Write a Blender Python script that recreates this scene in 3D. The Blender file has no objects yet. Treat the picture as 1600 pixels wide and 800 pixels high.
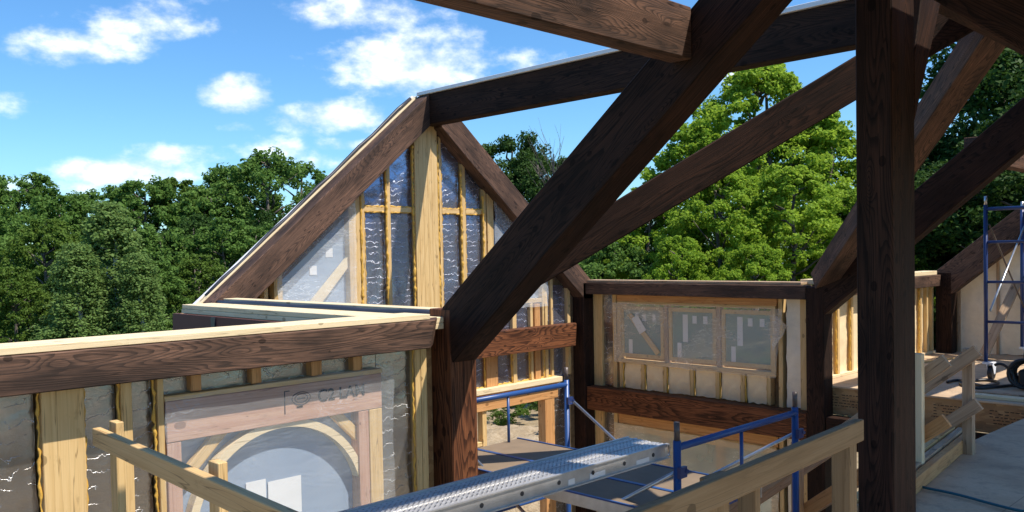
import bpy, bmesh, math, random
import numpy as np
from mathutils import Vector, Matrix, noise as mnoise
from math import radians, sin, cos, pi, sqrt, atan2

sc = bpy.context.scene
col = sc.collection
R = random.Random(7)
EZ = 4.75                      # height of the eye above the ground; code below gives heights relative to the eye

# ------------------------------------------------------------------ camera
F, CY = 1361.3, 437.1
yaw, pit, rol = radians(45.223), radians(1.702), radians(-1.043)
fw = Vector((cos(pit)*cos(yaw), cos(pit)*sin(yaw), -sin(pit)))
rr = Vector((sin(yaw), -cos(yaw), 0)); uu = rr.cross(fw)
r2 = cos(rol)*rr + sin(rol)*uu
u2 = -sin(rol)*rr + cos(rol)*uu
cd = bpy.data.cameras.new('camera'); cam = bpy.data.objects.new('camera', cd); col.objects.link(cam)
M = Matrix((r2, u2, -fw)).transposed().to_4x4(); M.translation = Vector((0, 0, EZ)); cam.matrix_world = M
cd.sensor_width = 36; cd.lens = F/1600*36; cd.shift_y = (CY-400)/1600; cd.clip_end = 2000; cd.clip_start = 0.05
sc.camera = cam

# ------------------------------------------------------------------ sun, sky
SUN_EL, SUN_OFF = radians(59.5), radians(21)     # sun stands towards -Y, turned a little to +X
sd = Vector((sin(SUN_OFF)*cos(SUN_EL), -cos(SUN_OFF)*cos(SUN_EL), sin(SUN_EL)))
sl = bpy.data.lights.new('sun', 'SUN'); sl.energy = 4.1; sl.angle = radians(.53); sl.color = (1, .92, .80)
so = bpy.data.objects.new('sun', sl); col.objects.link(so)
so.rotation_euler = (-sd).to_track_quat('-Z', 'Y').to_euler(); so.location = (0, 0, 30)
w = bpy.data.worlds.new('World'); sc.world = w; w.use_nodes = True
wn = w.node_tree.nodes; wl = w.node_tree.links; wn.clear()
def N(t, **k):
    n = wn.new(t)
    for a, b in k.items(): setattr(n, a, b)
    return n
def wm(op, a, b=None, c=None):
    n = N('ShaderNodeMath', operation=op)
    for i, v in enumerate((a, b, c)):
        if v is None: continue
        if isinstance(v, (int, float)): n.inputs[i].default_value = v
        else: wl.new(v, n.inputs[i])
    return n.outputs[0]
sky = N('ShaderNodeTexSky'); sky.sky_type = 'NISHITA'; sky.sun_disc = False
sky.sun_elevation = SUN_EL; sky.sun_rotation = atan2(sd.x, sd.y); sky.altitude = 200; sky.air_density = 1.0; sky.dust_density = .6; sky.ozone_density = 1.6
tc = N('ShaderNodeTexCoord')
def wdot(v):
    n = N('ShaderNodeVectorMath', operation='DOT_PRODUCT'); wl.new(tc.outputs['Generated'], n.inputs[0]); n.inputs[1].default_value = v; return n.outputs['Value']
df = wm('MAXIMUM', wdot(fw), .02)
su = wm('DIVIDE', wdot(r2), df); sv = wm('DIVIDE', wdot(u2), df)
nz = N('ShaderNodeTexNoise'); nz.inputs['Scale'].default_value = 13; nz.inputs['Detail'].default_value = 9; nz.inputs['Roughness'].default_value = .62
mp = N('ShaderNodeMapping'); mp.inputs['Scale'].default_value = (1, 1, 1.7); wl.new(tc.outputs['Generated'], mp.inputs[0]); wl.new(mp.outputs[0], nz.inputs['Vector'])
nz2 = N('ShaderNodeTexNoise'); nz2.inputs['Scale'].default_value = 26; nz2.inputs['Detail'].default_value = 6; wl.new(mp.outputs[0], nz2.inputs['Vector'])
CL = [(375, 145, 66, 36, 1.4), (365, 198, 32, 13, .8), (640, 100, 145, 62, 1.25), (525, 182, 115, 34, 1.4), (535, 224, 52, 13, .9),
      (120, 74, 140, 36, 1.1), (235, 20, 130, 30, .65), (210, 268, 170, 26, 1.25), (265, 240, 60, 20, .55), (440, 252, 90, 18, .6),
      (590, 10, 150, 36, .55), (800, 88, 80, 22, .45), (15, 160, 40, 20, .4), (320, 0, 60, 14, .5), (1150, 120, 60, 20, .6), (60, 290, 110, 16, .8), (300, 245, 110, 22, .8), (420, 235, 80, 24, .9), (230, 40, 120, 26, .8), (560, 20, 120, 40, .9), (700, 60, 70, 30, .5)]
den = None
for (cx, cy, rx, ry, s) in CL:
    a = wm('DIVIDE', wm('SUBTRACT', su, (cx-800)/F), rx*1.08/F); b = wm('DIVIDE', wm('SUBTRACT', sv, (CY-cy)/F), ry*1.08/F)
    t = wm('MULTIPLY', wm('MAXIMUM', wm('SUBTRACT', 1, wm('ADD', wm('MULTIPLY', a, a), wm('MULTIPLY', b, b))), -1.5), s)
    den = t if den is None else wm('MAXIMUM', den, t)
den = wm('ADD', den, wm('MULTIPLY', wm('SUBTRACT', nz.outputs[0], .5), 3.4))
den = wm('ADD', den, wm('MULTIPLY', wm('SUBTRACT', nz2.outputs[0], .5), .9))
mr = N('ShaderNodeMapRange', interpolation_type='SMOOTHSTEP'); mr.inputs[1].default_value = .05; mr.inputs[2].default_value = 1.75; wl.new(den, mr.inputs[0])
hs = N('ShaderNodeHueSaturation'); hs.inputs['Saturation'].default_value = 1.12; hs.inputs['Value'].default_value = 1.0; wl.new(sky.outputs[0], hs.inputs['Color'])
tint = N('ShaderNodeMix', data_type='RGBA', blend_type='MULTIPLY'); tint.inputs[0].default_value = 1
wl.new(hs.outputs[0], tint.inputs[6]); tint.inputs[7].default_value = (.63, .94, 1.16, 1)
mx = N('ShaderNodeMix', data_type='RGBA'); wl.new(mr.outputs[0], mx.inputs[0]); wl.new(tint.outputs[2], mx.inputs[6])
cg = N('ShaderNodeMapRange'); cg.inputs[1].default_value = .38; cg.inputs[2].default_value = .62; wl.new(nz2.outputs[0], cg.inputs[0])
cmx = N('ShaderNodeMix', data_type='RGBA'); wl.new(cg.outputs[0], cmx.inputs[0]); cmx.inputs[6].default_value = (5.6, 6.3, 7.6, 1); cmx.inputs[7].default_value = (9.0, 9.1, 9.3, 1); wl.new(cmx.outputs[2], mx.inputs[7])
fac = wm('MULTIPLY', mr.outputs[0], .9); wl.new(fac, mx.inputs[0])
bg = N('ShaderNodeBackground'); bg.inputs[1].default_value = .102; wl.new(mx.outputs[2], bg.inputs[0])
wo = N('ShaderNodeOutputWorld'); wl.new(bg.outputs[0], wo.inputs[0])
sc.view_settings.view_transform = 'Standard'; sc.view_settings.look = 'None'; sc.view_settings.exposure = 0.74; sc.view_settings.gamma = 1
sc.render.engine = 'CYCLES'

# ------------------------------------------------------------------ measuring helpers: pixel of the photograph -> point on a known plane
def ray(px, py): return fw + r2*((px-800)/F) - u2*((py-CY)/F)
def onX(px, py, v): d = ray(px, py); return d*(v/d.x)
def onY(px, py, v): d = ray(px, py); return d*(v/d.y)
def onZ(px, py, v): d = ray(px, py); return d*(v/d.z)
def onD(px, py, d):                     # a point d metres in front of the camera
    return ray(px, py)*d
def yx(px, py, v): p = onX(px, py, v); return p.y
def onV(px, py, A, B):                  # on the vertical plane through A and B
    n = Vector((B[1]-A[1], A[0]-B[0])); d = ray(px, py); t = n.dot(Vector(A[:2]))/n.dot(d.xy); return d*t

# ------------------------------------------------------------------ materials
def mat(name):
    m = bpy.data.materials.new(name); m.use_nodes = True; return m, m.node_tree.nodes, m.node_tree.links, m.node_tree.nodes['Principled BSDF']
def coords(n, l, scale, rnd=True):
    t = n.new('ShaderNodeTexCoord'); v = t.outputs['Object']
    if rnd:
        oi = n.new('ShaderNodeObjectInfo'); a = n.new('ShaderNodeVectorMath'); a.operation = 'MULTIPLY_ADD'
        l.new(oi.outputs['Random'], a.inputs[0]); a.inputs[1].default_value = (37, 51, 23); l.new(v, a.inputs[2]); v = a.outputs[0]
    m = n.new('ShaderNodeMapping'); m.inputs['Scale'].default_value = scale; l.new(v, m.inputs[0]); return m.outputs[0], v
def mth(n, l, op, a, b=None, c=None):
    x = n.new('ShaderNodeMath'); x.operation = op
    for i, v in enumerate((a, b, c)):
        if v is None: continue
        if isinstance(v, (int, float)): x.inputs[i].default_value = v
        else: l.new(v, x.inputs[i])
    return x.outputs[0]
def nois(n, l, vec, scale, detail=3, rough=.5, dist=0):
    x = n.new('ShaderNodeTexNoise'); x.inputs['Scale'].default_value = scale; x.inputs['Detail'].default_value = detail
    x.inputs['Roughness'].default_value = rough; x.inputs['Distortion'].default_value = dist; l.new(vec, x.inputs['Vector']); return x.outputs[0]
def ramp(n, l, f, stops, interp='LINEAR'):
    r = n.new('ShaderNodeValToRGB'); r.color_ramp.interpolation = interp; l.new(f, r.inputs[0])
    e = r.color_ramp.elements
    while len(e) > len(stops): e.remove(e[-1])
    while len(e) < len(stops): e.new(.5)
    for q, (p, c) in zip(e, stops): q.position = p; q.color = (*c, 1) if len(c) == 3 else c
    return r.outputs[0]
def mixc(n, l, f, a, b, bt='MIX'):
    x = n.new('ShaderNodeMix'); x.data_type = 'RGBA'; x.blend_type = bt
    for i, v in ((0, f), (6, a), (7, b)):
        if isinstance(v, (int, float)): x.inputs[i].default_value = v
        elif isinstance(v, tuple): x.inputs[i].default_value = (*v, 1)
        else: l.new(v, x.inputs[i])
    return x.outputs[2]
def bump(n, l, h, b, s, d=.01):
    x = n.new('ShaderNodeBump'); x.inputs['Strength'].default_value = s; x.inputs['Distance'].default_value = d; l.new(h, x.inputs['Height']); l.new(x.outputs[0], b.inputs['Normal'])

def wood(name, dark, mid, light, rings=26, gscale=(.45, 3.4, 3.4), rough=.65, contrast=(.25, .8), knots=True, blotch=.35, spec=.3, bstr=.35):
    m, n, l, b = mat(name)
    v, raw = coords(n, l, gscale)
    h = nois(n, l, v, 1.15, 1.5, .45)
    k, _ = coords(n, l, (1.5, 5, 5)); vo = n.new('ShaderNodeTexVoronoi'); vo.inputs['Scale'].default_value = 1.0; l.new(k, vo.inputs['Vector'])
    kd = mth(n, l, 'SUBTRACT', 1, mth(n, l, 'MINIMUM', mth(n, l, 'MULTIPLY', vo.outputs['Distance'], 3.2), 1))
    hh = mth(n, l, 'ADD', h, mth(n, l, 'MULTIPLY', mth(n, l, 'MULTIPLY', kd, kd), .16 if knots else 0))
    f1, _ = coords(n, l, (1.2, 30, 30)); fine = nois(n, l, f1, 1.6, 4, .6)
    f2, _ = coords(n, l, (3, 130, 130)); fib = nois(n, l, f2, 1.5, 2, .6)
    s = mth(n, l, 'FRACT', mth(n, l, 'ADD', mth(n, l, 'MULTIPLY', hh, rings), mth(n, l, 'MULTIPLY', fine, .7)))
    tri = mth(n, l, 'POWER', s, 1.8)
    mr_ = n.new('ShaderNodeMapRange'); mr_.inputs[1].default_value = contrast[0]; mr_.inputs[2].default_value = contrast[1]; l.new(tri, mr_.inputs[0])
    g = mth(n, l, 'ADD', mth(n, l, 'MULTIPLY', mr_.outputs[0], .44), mth(n, l, 'ADD', mth(n, l, 'MULTIPLY', mth(n, l, 'SUBTRACT', fib, .38), .9), mth(n, l, 'MULTIPLY', mth(n, l, 'SUBTRACT', fine, .38), .9)))
    c = ramp(n, l, g, [(0, light), (.5, mid), (1, dark)])
    bl, _ = coords(n, l, (.8, 2.6, 2.6)); bn = nois(n, l, bl, 1.7, 4, .6)
    bf = n.new('ShaderNodeMapRange'); bf.inputs[1].default_value = .42; bf.inputs[2].default_value = .68; bf.inputs[4].default_value = blotch; l.new(bn, bf.inputs[0])
    c = mixc(n, l, bf.outputs[0], c, dark)
    if knots:
        kk = n.new('ShaderNodeMapRange'); kk.inputs[1].default_value = .72; kk.inputs[2].default_value = .86; kk.inputs[4].default_value = .85; l.new(kd, kk.inputs[0])
        c = mixc(n, l, kk.outputs[0], c, tuple(x*.45 for x in mid))
    # small dark knots, nail heads and muddy marks
    sp, _ = coords(n, l, (4.5, 7, 7)); v2 = n.new('ShaderNodeTexVoronoi'); v2.inputs['Scale'].default_value = 1.3; l.new(sp, v2.inputs['Vector'])
    sx = n.new('ShaderNodeSeparateXYZ'); l.new(v2.outputs['Color'], sx.inputs[0])
    rad_ = mth(n, l, 'MULTIPLY', mth(n, l, 'MAXIMUM', mth(n, l, 'SUBTRACT', sx.outputs[0], .45), 0), .42)
    dk = mth(n, l, 'LESS_THAN', mth(n, l, 'ADD', v2.outputs['Distance'], mth(n, l, 'MULTIPLY', mth(n, l, 'SUBTRACT', fine, .5), .12)), rad_)
    c = mixc(n, l, mth(n, l, 'MULTIPLY', dk, .62), c, tuple(x*.35 for x in dark))
    ms, _ = coords(n, l, (1.6, 4, 4)); mn = nois(n, l, ms, 3.1, 5, .7); mf = n.new('ShaderNodeMapRange'); mf.inputs[1].default_value = .60; mf.inputs[2].default_value = .72; mf.inputs[4].default_value = .5; l.new(mn, mf.inputs[0])
    c = mixc(n, l, mf.outputs[0], c, tuple(x*.6 for x in dark))
    # fine drying checks along the grain
    ck, _ = coords(n, l, (.5, 16, 16)); cn = nois(n, l, ck, 1.3, 2, .5)
    cr = mth(n, l, 'ABSOLUTE', mth(n, l, 'SUBTRACT', cn, .5)); cm = n.new('ShaderNodeMapRange'); cm.inputs[1].default_value = .0; cm.inputs[2].default_value = .010; cm.inputs[3].default_value = .8; cm.inputs[4].default_value = 0; l.new(cr, cm.inputs[0])
    c = mixc(n, l, cm.outputs[0], c, tuple(x*.5 for x in dark))
    l.new(c, b.inputs['Base Color']); b.inputs['Roughness'].default_value = rough; b.inputs['Specular IOR Level'].default_value = spec
    bump(n, l, mth(n, l, 'ADD', fib, mth(n, l, 'MULTIPLY', mr_.outputs[0], .6)), b, bstr, .004)
    return m
TIMBER = wood('stained_timber', (.009, .006, .005), (.022, .013, .010), (.060, .029, .019), rings=64, blotch=.6, spec=.10, rough=.7, gscale=(.32, 3.4, 3.4), bstr=.25)
TIMBER2 = wood('stained_timber_rust', (.030, .022, .019), (.082, .051, .039), (.20, .112, .076), rings=66, blotch=.85, spec=.12, rough=.64, gscale=(.30, 3.6, 3.6), bstr=.3)
TIMBER3 = wood('stained_timber_red', (.020, .009, .006), (.075, .029, .015), (.26, .098, .042), rings=40, blotch=.5, spec=.15, rough=.6, gscale=(.30, 3.0, 3.0), bstr=.3)
NEARR = wood('shaded_rail_lumber', (.16, .10, .045), (.245, .155, .072), (.30, .20, .10), rings=11, gscale=(.25, 4, 4), blotch=.3, contrast=(.1, 1), bstr=.15)  # darker copy of the rail lumber, the near rail's shade put into its colour
PINE = wood('pine_stud', (.48, .30, .12), (.61, .41, .18), (.69, .49, .24), rings=12, gscale=(.25, 4, 4), blotch=.18, contrast=(.1, 1), bstr=.15)
PALE = wood('pale_plank', (.62, .47, .27), (.74, .59, .37), (.78, .65, .43), rings=9, gscale=(.25, 4, 4), blotch=.15, contrast=(.1, 1), bstr=.12)
FIR = wood('orange_fir', (.38, .17, .06), (.52, .26, .10), (.62, .34, .14), rings=14, gscale=(.25, 4, 4), blotch=.15, contrast=(.1, 1), bstr=.15)
PINK = wood('pink_laminated', (.36, .19, .13), (.48, .28, .20), (.56, .36, .26), rings=12, gscale=(.25, 5, 5), blotch=.15, contrast=(.1, 1), knots=False, bstr=.12)
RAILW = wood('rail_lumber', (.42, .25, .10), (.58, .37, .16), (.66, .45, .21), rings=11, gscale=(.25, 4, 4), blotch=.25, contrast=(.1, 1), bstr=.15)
OLDW = wood('grey_lumber', (.27, .17, .10), (.42, .28, .17), (.52, .37, .24), rings=11, gscale=(.25, 4, 4), blotch=.25, contrast=(.1, 1), bstr=.15)

def foil(name, base, crease, metal, rough, text=False, sc_=(2.4, 5.2, 5.2)):
    m, n, l, b = mat(name)
    t = n.new('ShaderNodeTexCoord'); v = t.outputs['Object']
    wv = nois(n, l, v, 2.0, 3, .6); wv2 = nois(n, l, v, 14, 3, .6)
    sep = n.new('ShaderNodeSeparateXYZ'); l.new(v, sep.inputs[0])
    # creases, their bright glints painted white: level lines of a field that mostly varies with height, broken up along their length
    zf = mth(n, l, 'ADD', mth(n, l, 'MULTIPLY', sep.outputs[2], 11.5), mth(n, l, 'ADD', mth(n, l, 'MULTIPLY', wv, 3.6), mth(n, l, 'MULTIPLY', wv2, 1.5)))
    fr = mth(n, l, 'FRACT', zf); d = mth(n, l, 'ABSOLUTE', mth(n, l, 'SUBTRACT', fr, .5))
    wv3 = nois(n, l, v, 5.5, 2, .5)
    mr1 = n.new('ShaderNodeMapRange'); mr1.inputs[1].default_value = .0; mr1.inputs[2].default_value = .028; mr1.inputs[3].default_value = 1; mr1.inputs[4].default_value = 0; l.new(d, mr1.inputs[0])
    mr2 = n.new('ShaderNodeMapRange'); mr2.inputs[1].default_value = .43; mr2.inputs[2].default_value = .52; l.new(wv3, mr2.inputs[0])
    cr = mth(n, l, 'MULTIPLY', mr1.outputs[0], mr2.outputs[0])
    vo = n.new('ShaderNodeTexVoronoi'); vo.feature = 'DISTANCE_TO_EDGE'; vo.inputs['Scale'].default_value = 9; l.new(v, vo.inputs['Vector'])
    bn = nois(n, l, v, 7, 4, .6)
    base2 = mixc(n, l, bn, tuple(x*.8 for x in base), tuple(min(1, x*1.2) for x in base))
    c = mixc(n, l, mth(n, l, 'MULTIPLY', cr, .85), base2, crease)
    l.new(c, b.inputs['Base Color']); l.new(mth(n, l, 'MULTIPLY', mth(n, l, 'SUBTRACT', 1, cr), metal), b.inputs['Metallic'])
    b.inputs['Roughness'].default_value = rough
    hsum = mth(n, l, 'ADD', mth(n, l, 'MULTIPLY', bn, .8), mth(n, l, 'ADD', cr, 0.0))
    hsum = mth(n, l, 'ADD', hsum, mth(n, l, 'MULTIPLY', wv, 1.6)); bump(n, l, hsum, b, .45, .014)
    return m
FOIL = foil('silver_foil', (.37, .35, .33), (.98, .98, .98), .88, .27)
FOILB = foil('sky_tint_foil', (.36, .38, .50), (.95, .96, 1), .88, .27)  # silver foil with the sky's blue reflection put into its base colour
FOILT = foil('bounce_lit_foil', (.86, .68, .43), (.92, .80, .58), .05, .45)  # silver foil, warm light bounced off the wood painted into the base
FOILW = foil('pale_bounce_foil', (.80, .71, .56), (.9, .85, .74), .05, .5)  # paler version of that bounced wood light, also set as base colour

def simple(name, c, rough=.6, metal=0, var=.15, scale=6, bs=0, spec=.5, obj=True):
    m, n, l, b = mat(name)
    v, raw = coords(n, l, (1, 1, 1), obj); q = nois(n, l, v, scale, 5, .6)
    cc = mixc(n, l, q, tuple(x*(1-var) for x in c), tuple(min(1, x*(1+var)) for x in c))
    l.new(cc, b.inputs['Base Color']); b.inputs['Roughness'].default_value = rough; b.inputs['Metallic'].default_value = metal; b.inputs['Specular IOR Level'].default_value = spec
    if bs: bump(n, l, q, b, bs, .01)
    return m
FOAM = simple('spray_foam', (.62, .36, .06), .6, var=.4, scale=30, bs=.6)
MEMB = simple('black_membrane', (.03, .032, .045), .4, var=.3)
SHEATH = simple('red_brown_sheathing', (.085, .028, .022), .7, var=.2)
WHITEP = simple('white_paper', (.75, .75, .75), .6, var=.05)
WHITET = simple('white_trim', (.78, .78, .8), .5, var=.05)
INK = simple('stamp_ink', (.015, .01, .01), .8, var=.4)
BLACK = simple('black_rubber', (.014, .014, .017), .45, var=.3)
GALV = simple('galvanised_steel', (.55, .56, .58), .35, .9, var=.25, scale=20)
ALU = simple('aluminium', (.52, .51, .50), .38, .5, var=.3, scale=14)
TEAL = simple('teal_hose', (.012, .10, .14), .4)
def paint(name, c, rust):
    m, n, l, b = mat(name)
    v, raw = coords(n, l, (1, 1, 1)); q = nois(n, l, v, 22, 6, .65); q2 = nois(n, l, v, 4, 3, .6)
    c1 = mixc(n, l, q2, tuple(x*.75 for x in c), tuple(min(1, x*1.25) for x in c))
    f = n.new('ShaderNodeMapRange'); f.inputs[1].default_value = .63; f.inputs[2].default_value = .67; l.new(q, f.inputs[0])
    l.new(mixc(n, l, mth(n, l, 'MULTIPLY', f.outputs[0], .8), c1, rust), b.inputs['Base Color']); b.inputs['Roughness'].default_value = .38
    bump(n, l, q, b, .15, .003); return m
BLUE = paint('blue_scaffold_paint', (.018, .068, .235), (.14, .12, .12))
DKBLUE = paint('dark_blue_paint', (.014, .035, .14), (.08, .06, .05))
RUST = paint('rusty_steel', (.10, .075, .065), (.25, .2, .17))
def glass(name, haze_col=(.42, .53, .70), haze_fac=.62):  # flat diffuse tint stands in for reflected sky and haze on the panes
    m, n, l, b = mat(name); b.inputs['Base Color'].default_value = (*haze_col, 1); b.inputs['Roughness'].default_value = .3
    t = n.new('ShaderNodeBsdfTransparent'); t.inputs[0].default_value = (.80, .88, .87, 1)
    g = n.new('ShaderNodeBsdfGlossy'); g.inputs['Roughness'].default_value = .02; g.inputs[0].default_value = (.9, .95, 1, 1)
    f = n.new('ShaderNodeFresnel'); f.inputs[0].default_value = 1.6; mx_ = n.new('ShaderNodeMixShader')
    l.new(mth(n, l, 'MULTIPLY', f.outputs[0], 1.6), mx_.inputs[0]); l.new(t.outputs[0], mx_.inputs[1]); l.new(g.outputs[0], mx_.inputs[2])
    m2 = n.new('ShaderNodeMixShader'); m2.inputs[0].default_value = haze_fac; l.new(mx_.outputs[0], m2.inputs[1]); l.new(b.outputs[0], m2.inputs[2])
    l.new(m2.outputs[0], n['Material Output'].inputs[0]); return m
GLASS = glass('window_glass'); GLASST = glass('teal_window_glass', (.26, .42, .41), .6)
def film(name, opa, c=(.8, .83, .86), ls=.65):
    m, n, l, b = mat(name)
    v = n.new('ShaderNodeTexCoord').outputs['Object']
    mp_ = n.new('ShaderNodeMapping'); mp_.inputs['Rotation'].default_value = (.3, .5, .2); mp_.inputs['Scale'].default_value = (1.5, 1.5, 6); l.new(v, mp_.inputs[0])
    q = nois(n, l, mp_.outputs[0], 2.2, 5, .6, 1.2); q2 = nois(n, l, v, 1.3, 2)
    rd = mth(n, l, 'ABSOLUTE', mth(n, l, 'SUBTRACT', q, .5))
    li = n.new('ShaderNodeMapRange'); li.inputs[1].default_value = 0; li.inputs[2].default_value = .010; li.inputs[3].default_value = ls; li.inputs[4].default_value = 0; l.new(rd, li.inputs[0])
    t = n.new('ShaderNodeBsdfTransparent'); t.inputs[0].default_value = (.97, .98, .99, 1)
    b.inputs['Base Color'].default_value = (*c, 1); b.inputs['Roughness'].default_value = .22
    bump(n, l, q, b, .35, .03)
    msk = n.new('ShaderNodeMapRange'); msk.inputs[1].default_value = .47; msk.inputs[2].default_value = .60; l.new(q2, msk.inputs[0])
    fac_ = mth(n, l, 'ADD', mth(n, l, 'MULTIPLY', q2, opa*1.7), mth(n, l, 'ADD', opa*.2, mth(n, l, 'MULTIPLY', li.outputs[0], msk.outputs[0])))
    mx_ = n.new('ShaderNodeMixShader'); l.new(fac_, mx_.inputs[0]); l.new(t.outputs[0], mx_.inputs[1]); l.new(b.outputs[0], mx_.inputs[2])
    l.new(mx_.outputs[0], n['Material Output'].inputs[0]); return m
FILM = film('plastic_film', .125, (.82, .87, .92), .28); FILM2 = film('hazy_plastic_film', .25, (.92, .85, .74)); FILM4 = film('bounce_lit_film', .36, (.92, .80, .60)); FILM3 = film('bright_plastic_film', .24, (.88, .92, .97))  # warm film colours carry light bounced onto the window wall
def osb():
    m, n, l, b = mat('osb_board')
    v, raw = coords(n, l, (1, 1, 1), False)
    vo = n.new('ShaderNodeTexVoronoi'); vo.inputs['Scale'].default_value = 24; mp_ = n.new('ShaderNodeMapping'); mp_.inputs['Scale'].default_value = (1, .45, 1); mp_.inputs['Rotation'].default_value = (0, .4, .5); l.new(v, mp_.inputs[0]); l.new(mp_.outputs[0], vo.inputs['Vector'])
    q = nois(n, l, v, 4, 3); c = ramp(n, l, vo.outputs['Color'], [(0, (.22, .12, .05)), (.5, (.38, .22, .09)), (1, (.48, .31, .14))])
    l.new(mixc(n, l, mth(n, l, 'MULTIPLY', q, .5), c, (.25, .14, .06)), b.inputs['Base Color']); b.inputs['Roughness'].default_value = .7
    bump(n, l, vo.outputs['Distance'], b, .3, .004); return m
OSB = osb()
def deck():
    m, n, l, b = mat('subfloor_panel')
    v, raw = coords(n, l, (1, 1, 1), False)
    q = nois(n, l, v, 1.4, 6, .65); q2 = nois(n, l, v, 40, 4, .7); q3 = nois(n, l, v, 5, 5, .7)
    c = ramp(n, l, q, [(.3, (.40, .27, .165)), (.55, (.60, .43, .27)), (.8, (.68, .51, .34))])
    st = n.new('ShaderNodeMapRange'); st.inputs[1].default_value = .52; st.inputs[2].default_value = .74; st.inputs[4].default_value = .6; l.new(q3, st.inputs[0])
    c = mixc(n, l, st.outputs[0], c, (.15, .135, .115)); c = mixc(n, l, mth(n, l, 'MULTIPLY', q2, .5), c, (.22, .17, .12))
    # panel joints every 1.22 m and 2.44 m
    sep = n.new('ShaderNodeSeparateXYZ'); l.new(v, sep.inputs[0])
    for ax, st_, off in ((1, 1.22, .55),):
        fr = mth(n, l, 'FRACT', mth(n, l, 'DIVIDE', mth(n, l, 'ADD', sep.outputs[ax], off+50*st_), st_))
        ln = mth(n, l, 'LESS_THAN', fr, .005); c = mixc(n, l, mth(n, l, 'MULTIPLY', ln, .55), c, (.05, .04, .03))
    l.new(c, b.inputs['Base Color']); b.inputs['Roughness'].default_value = .75; bump(n, l, q2, b, .2, .004); return m
DECK = deck()
def ground():
    m, n, l, b = mat('ground_soil')
    v = n.new('ShaderNodeTexCoord').outputs['Object']
    q = nois(n, l, v, 3, 8, .7); q2 = nois(n, l, v, .25, 5, .6); q3 = nois(n, l, v, 18, 5, .7)
    c = ramp(n, l, q, [(.3, (.20, .15, .085)), (.55, (.33, .25, .15)), (.75, (.42, .34, .23))])
    g = ramp(n, l, q3, [(.3, (.03, .06, .015)), (.7, (.08, .12, .03))])
    f = n.new('ShaderNodeMapRange'); f.inputs[1].default_value = 19; f.inputs[2].default_value = 24
    ln = n.new('ShaderNodeVectorMath'); ln.operation = 'DISTANCE'; l.new(v, ln.inputs[0]); ln.inputs[1].default_value = (8, 6, 0); l.new(mth(n, l, 'ADD', ln.outputs['Value'], mth(n, l, 'MULTIPLY', q2, 6)), f.inputs[0])
    l.new(mixc(n, l, f.outputs[0], c, g), b.inputs['Base Color']); b.inputs['Roughness'].default_value = .95; bump(n, l, mth(n, l, 'ADD', q, q3), b, .8, .06); return m
GROUND = ground()
def dirt():
    m, n, l, b = mat('dry_dirt')
    v = n.new('ShaderNodeTexCoord').outputs['Object']; q = nois(n, l, v, 3, 8, .7); q3 = nois(n, l, v, 16, 6, .75)
    c = ramp(n, l, mth(n, l, 'ADD', mth(n, l, 'MULTIPLY', q, .5), mth(n, l, 'MULTIPLY', q3, .5)), [(.35, (.27, .19, .11)), (.5, (.48, .36, .22)), (.66, (.62, .51, .36))])
    l.new(c, b.inputs['Base Color']); b.inputs['Roughness'].default_value = .95; bump(n, l, q3, b, 1, .08); return m
DIRT = dirt()
def leafm(name, a, c, tr=.35):
    m, n, l, b = mat(name)
    g = n.new('ShaderNodeNewGeometry'); oi = n.new('ShaderNodeObjectInfo'); tco = n.new('ShaderNodeTexCoord')
    q = nois(n, l, tco.outputs['Object'], .8, 3)
    f = mth(n, l, 'ADD', mth(n, l, 'MULTIPLY', g.outputs['Random Per Island'], .5), mth(n, l, 'ADD', mth(n, l, 'MULTIPLY', oi.outputs['Random'], .25), mth(n, l, 'MULTIPLY', q, .4)))
    cc = mixc(n, l, f, a, c); l.new(cc, b.inputs['Base Color']); b.inputs['Roughness'].default_value = .6; b.inputs['Specular IOR Level'].default_value = .12
    t = n.new('ShaderNodeBsdfTranslucent'); l.new(mixc(n, l, .5, cc, tuple(min(1, x*1.5) for x in c)), t.inputs[0])
    mx_ = n.new('ShaderNodeMixShader'); mx_.inputs[0].default_value = tr; l.new(b.outputs[0], mx_.inputs[1]); l.new(t.outputs[0], mx_.inputs[2]); l.new(mx_.outputs[0], n['Material Output'].inputs[0]); return m
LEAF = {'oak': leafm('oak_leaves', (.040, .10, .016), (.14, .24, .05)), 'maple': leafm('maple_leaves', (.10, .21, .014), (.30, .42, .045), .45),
        'birch': leafm('birch_leaves', (.075, .15, .035), (.20, .29, .085), .4), 'dark': leafm('shade_leaves', (.013, .040, .007), (.050, .10, .018), .25), 'shrub': leafm('shrub_leaves', (.04, .09, .015), (.12, .19, .03))}  # the dark leaf set holds the right-hand trees' shade in its colour
BARK = simple('grey_bark', (.12, .10, .085), .9, var=.4, scale=8, bs=.6); BARKW = simple('white_birch_bark', (.55, .53, .48), .8, var=.35, scale=10, bs=.3)

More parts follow.
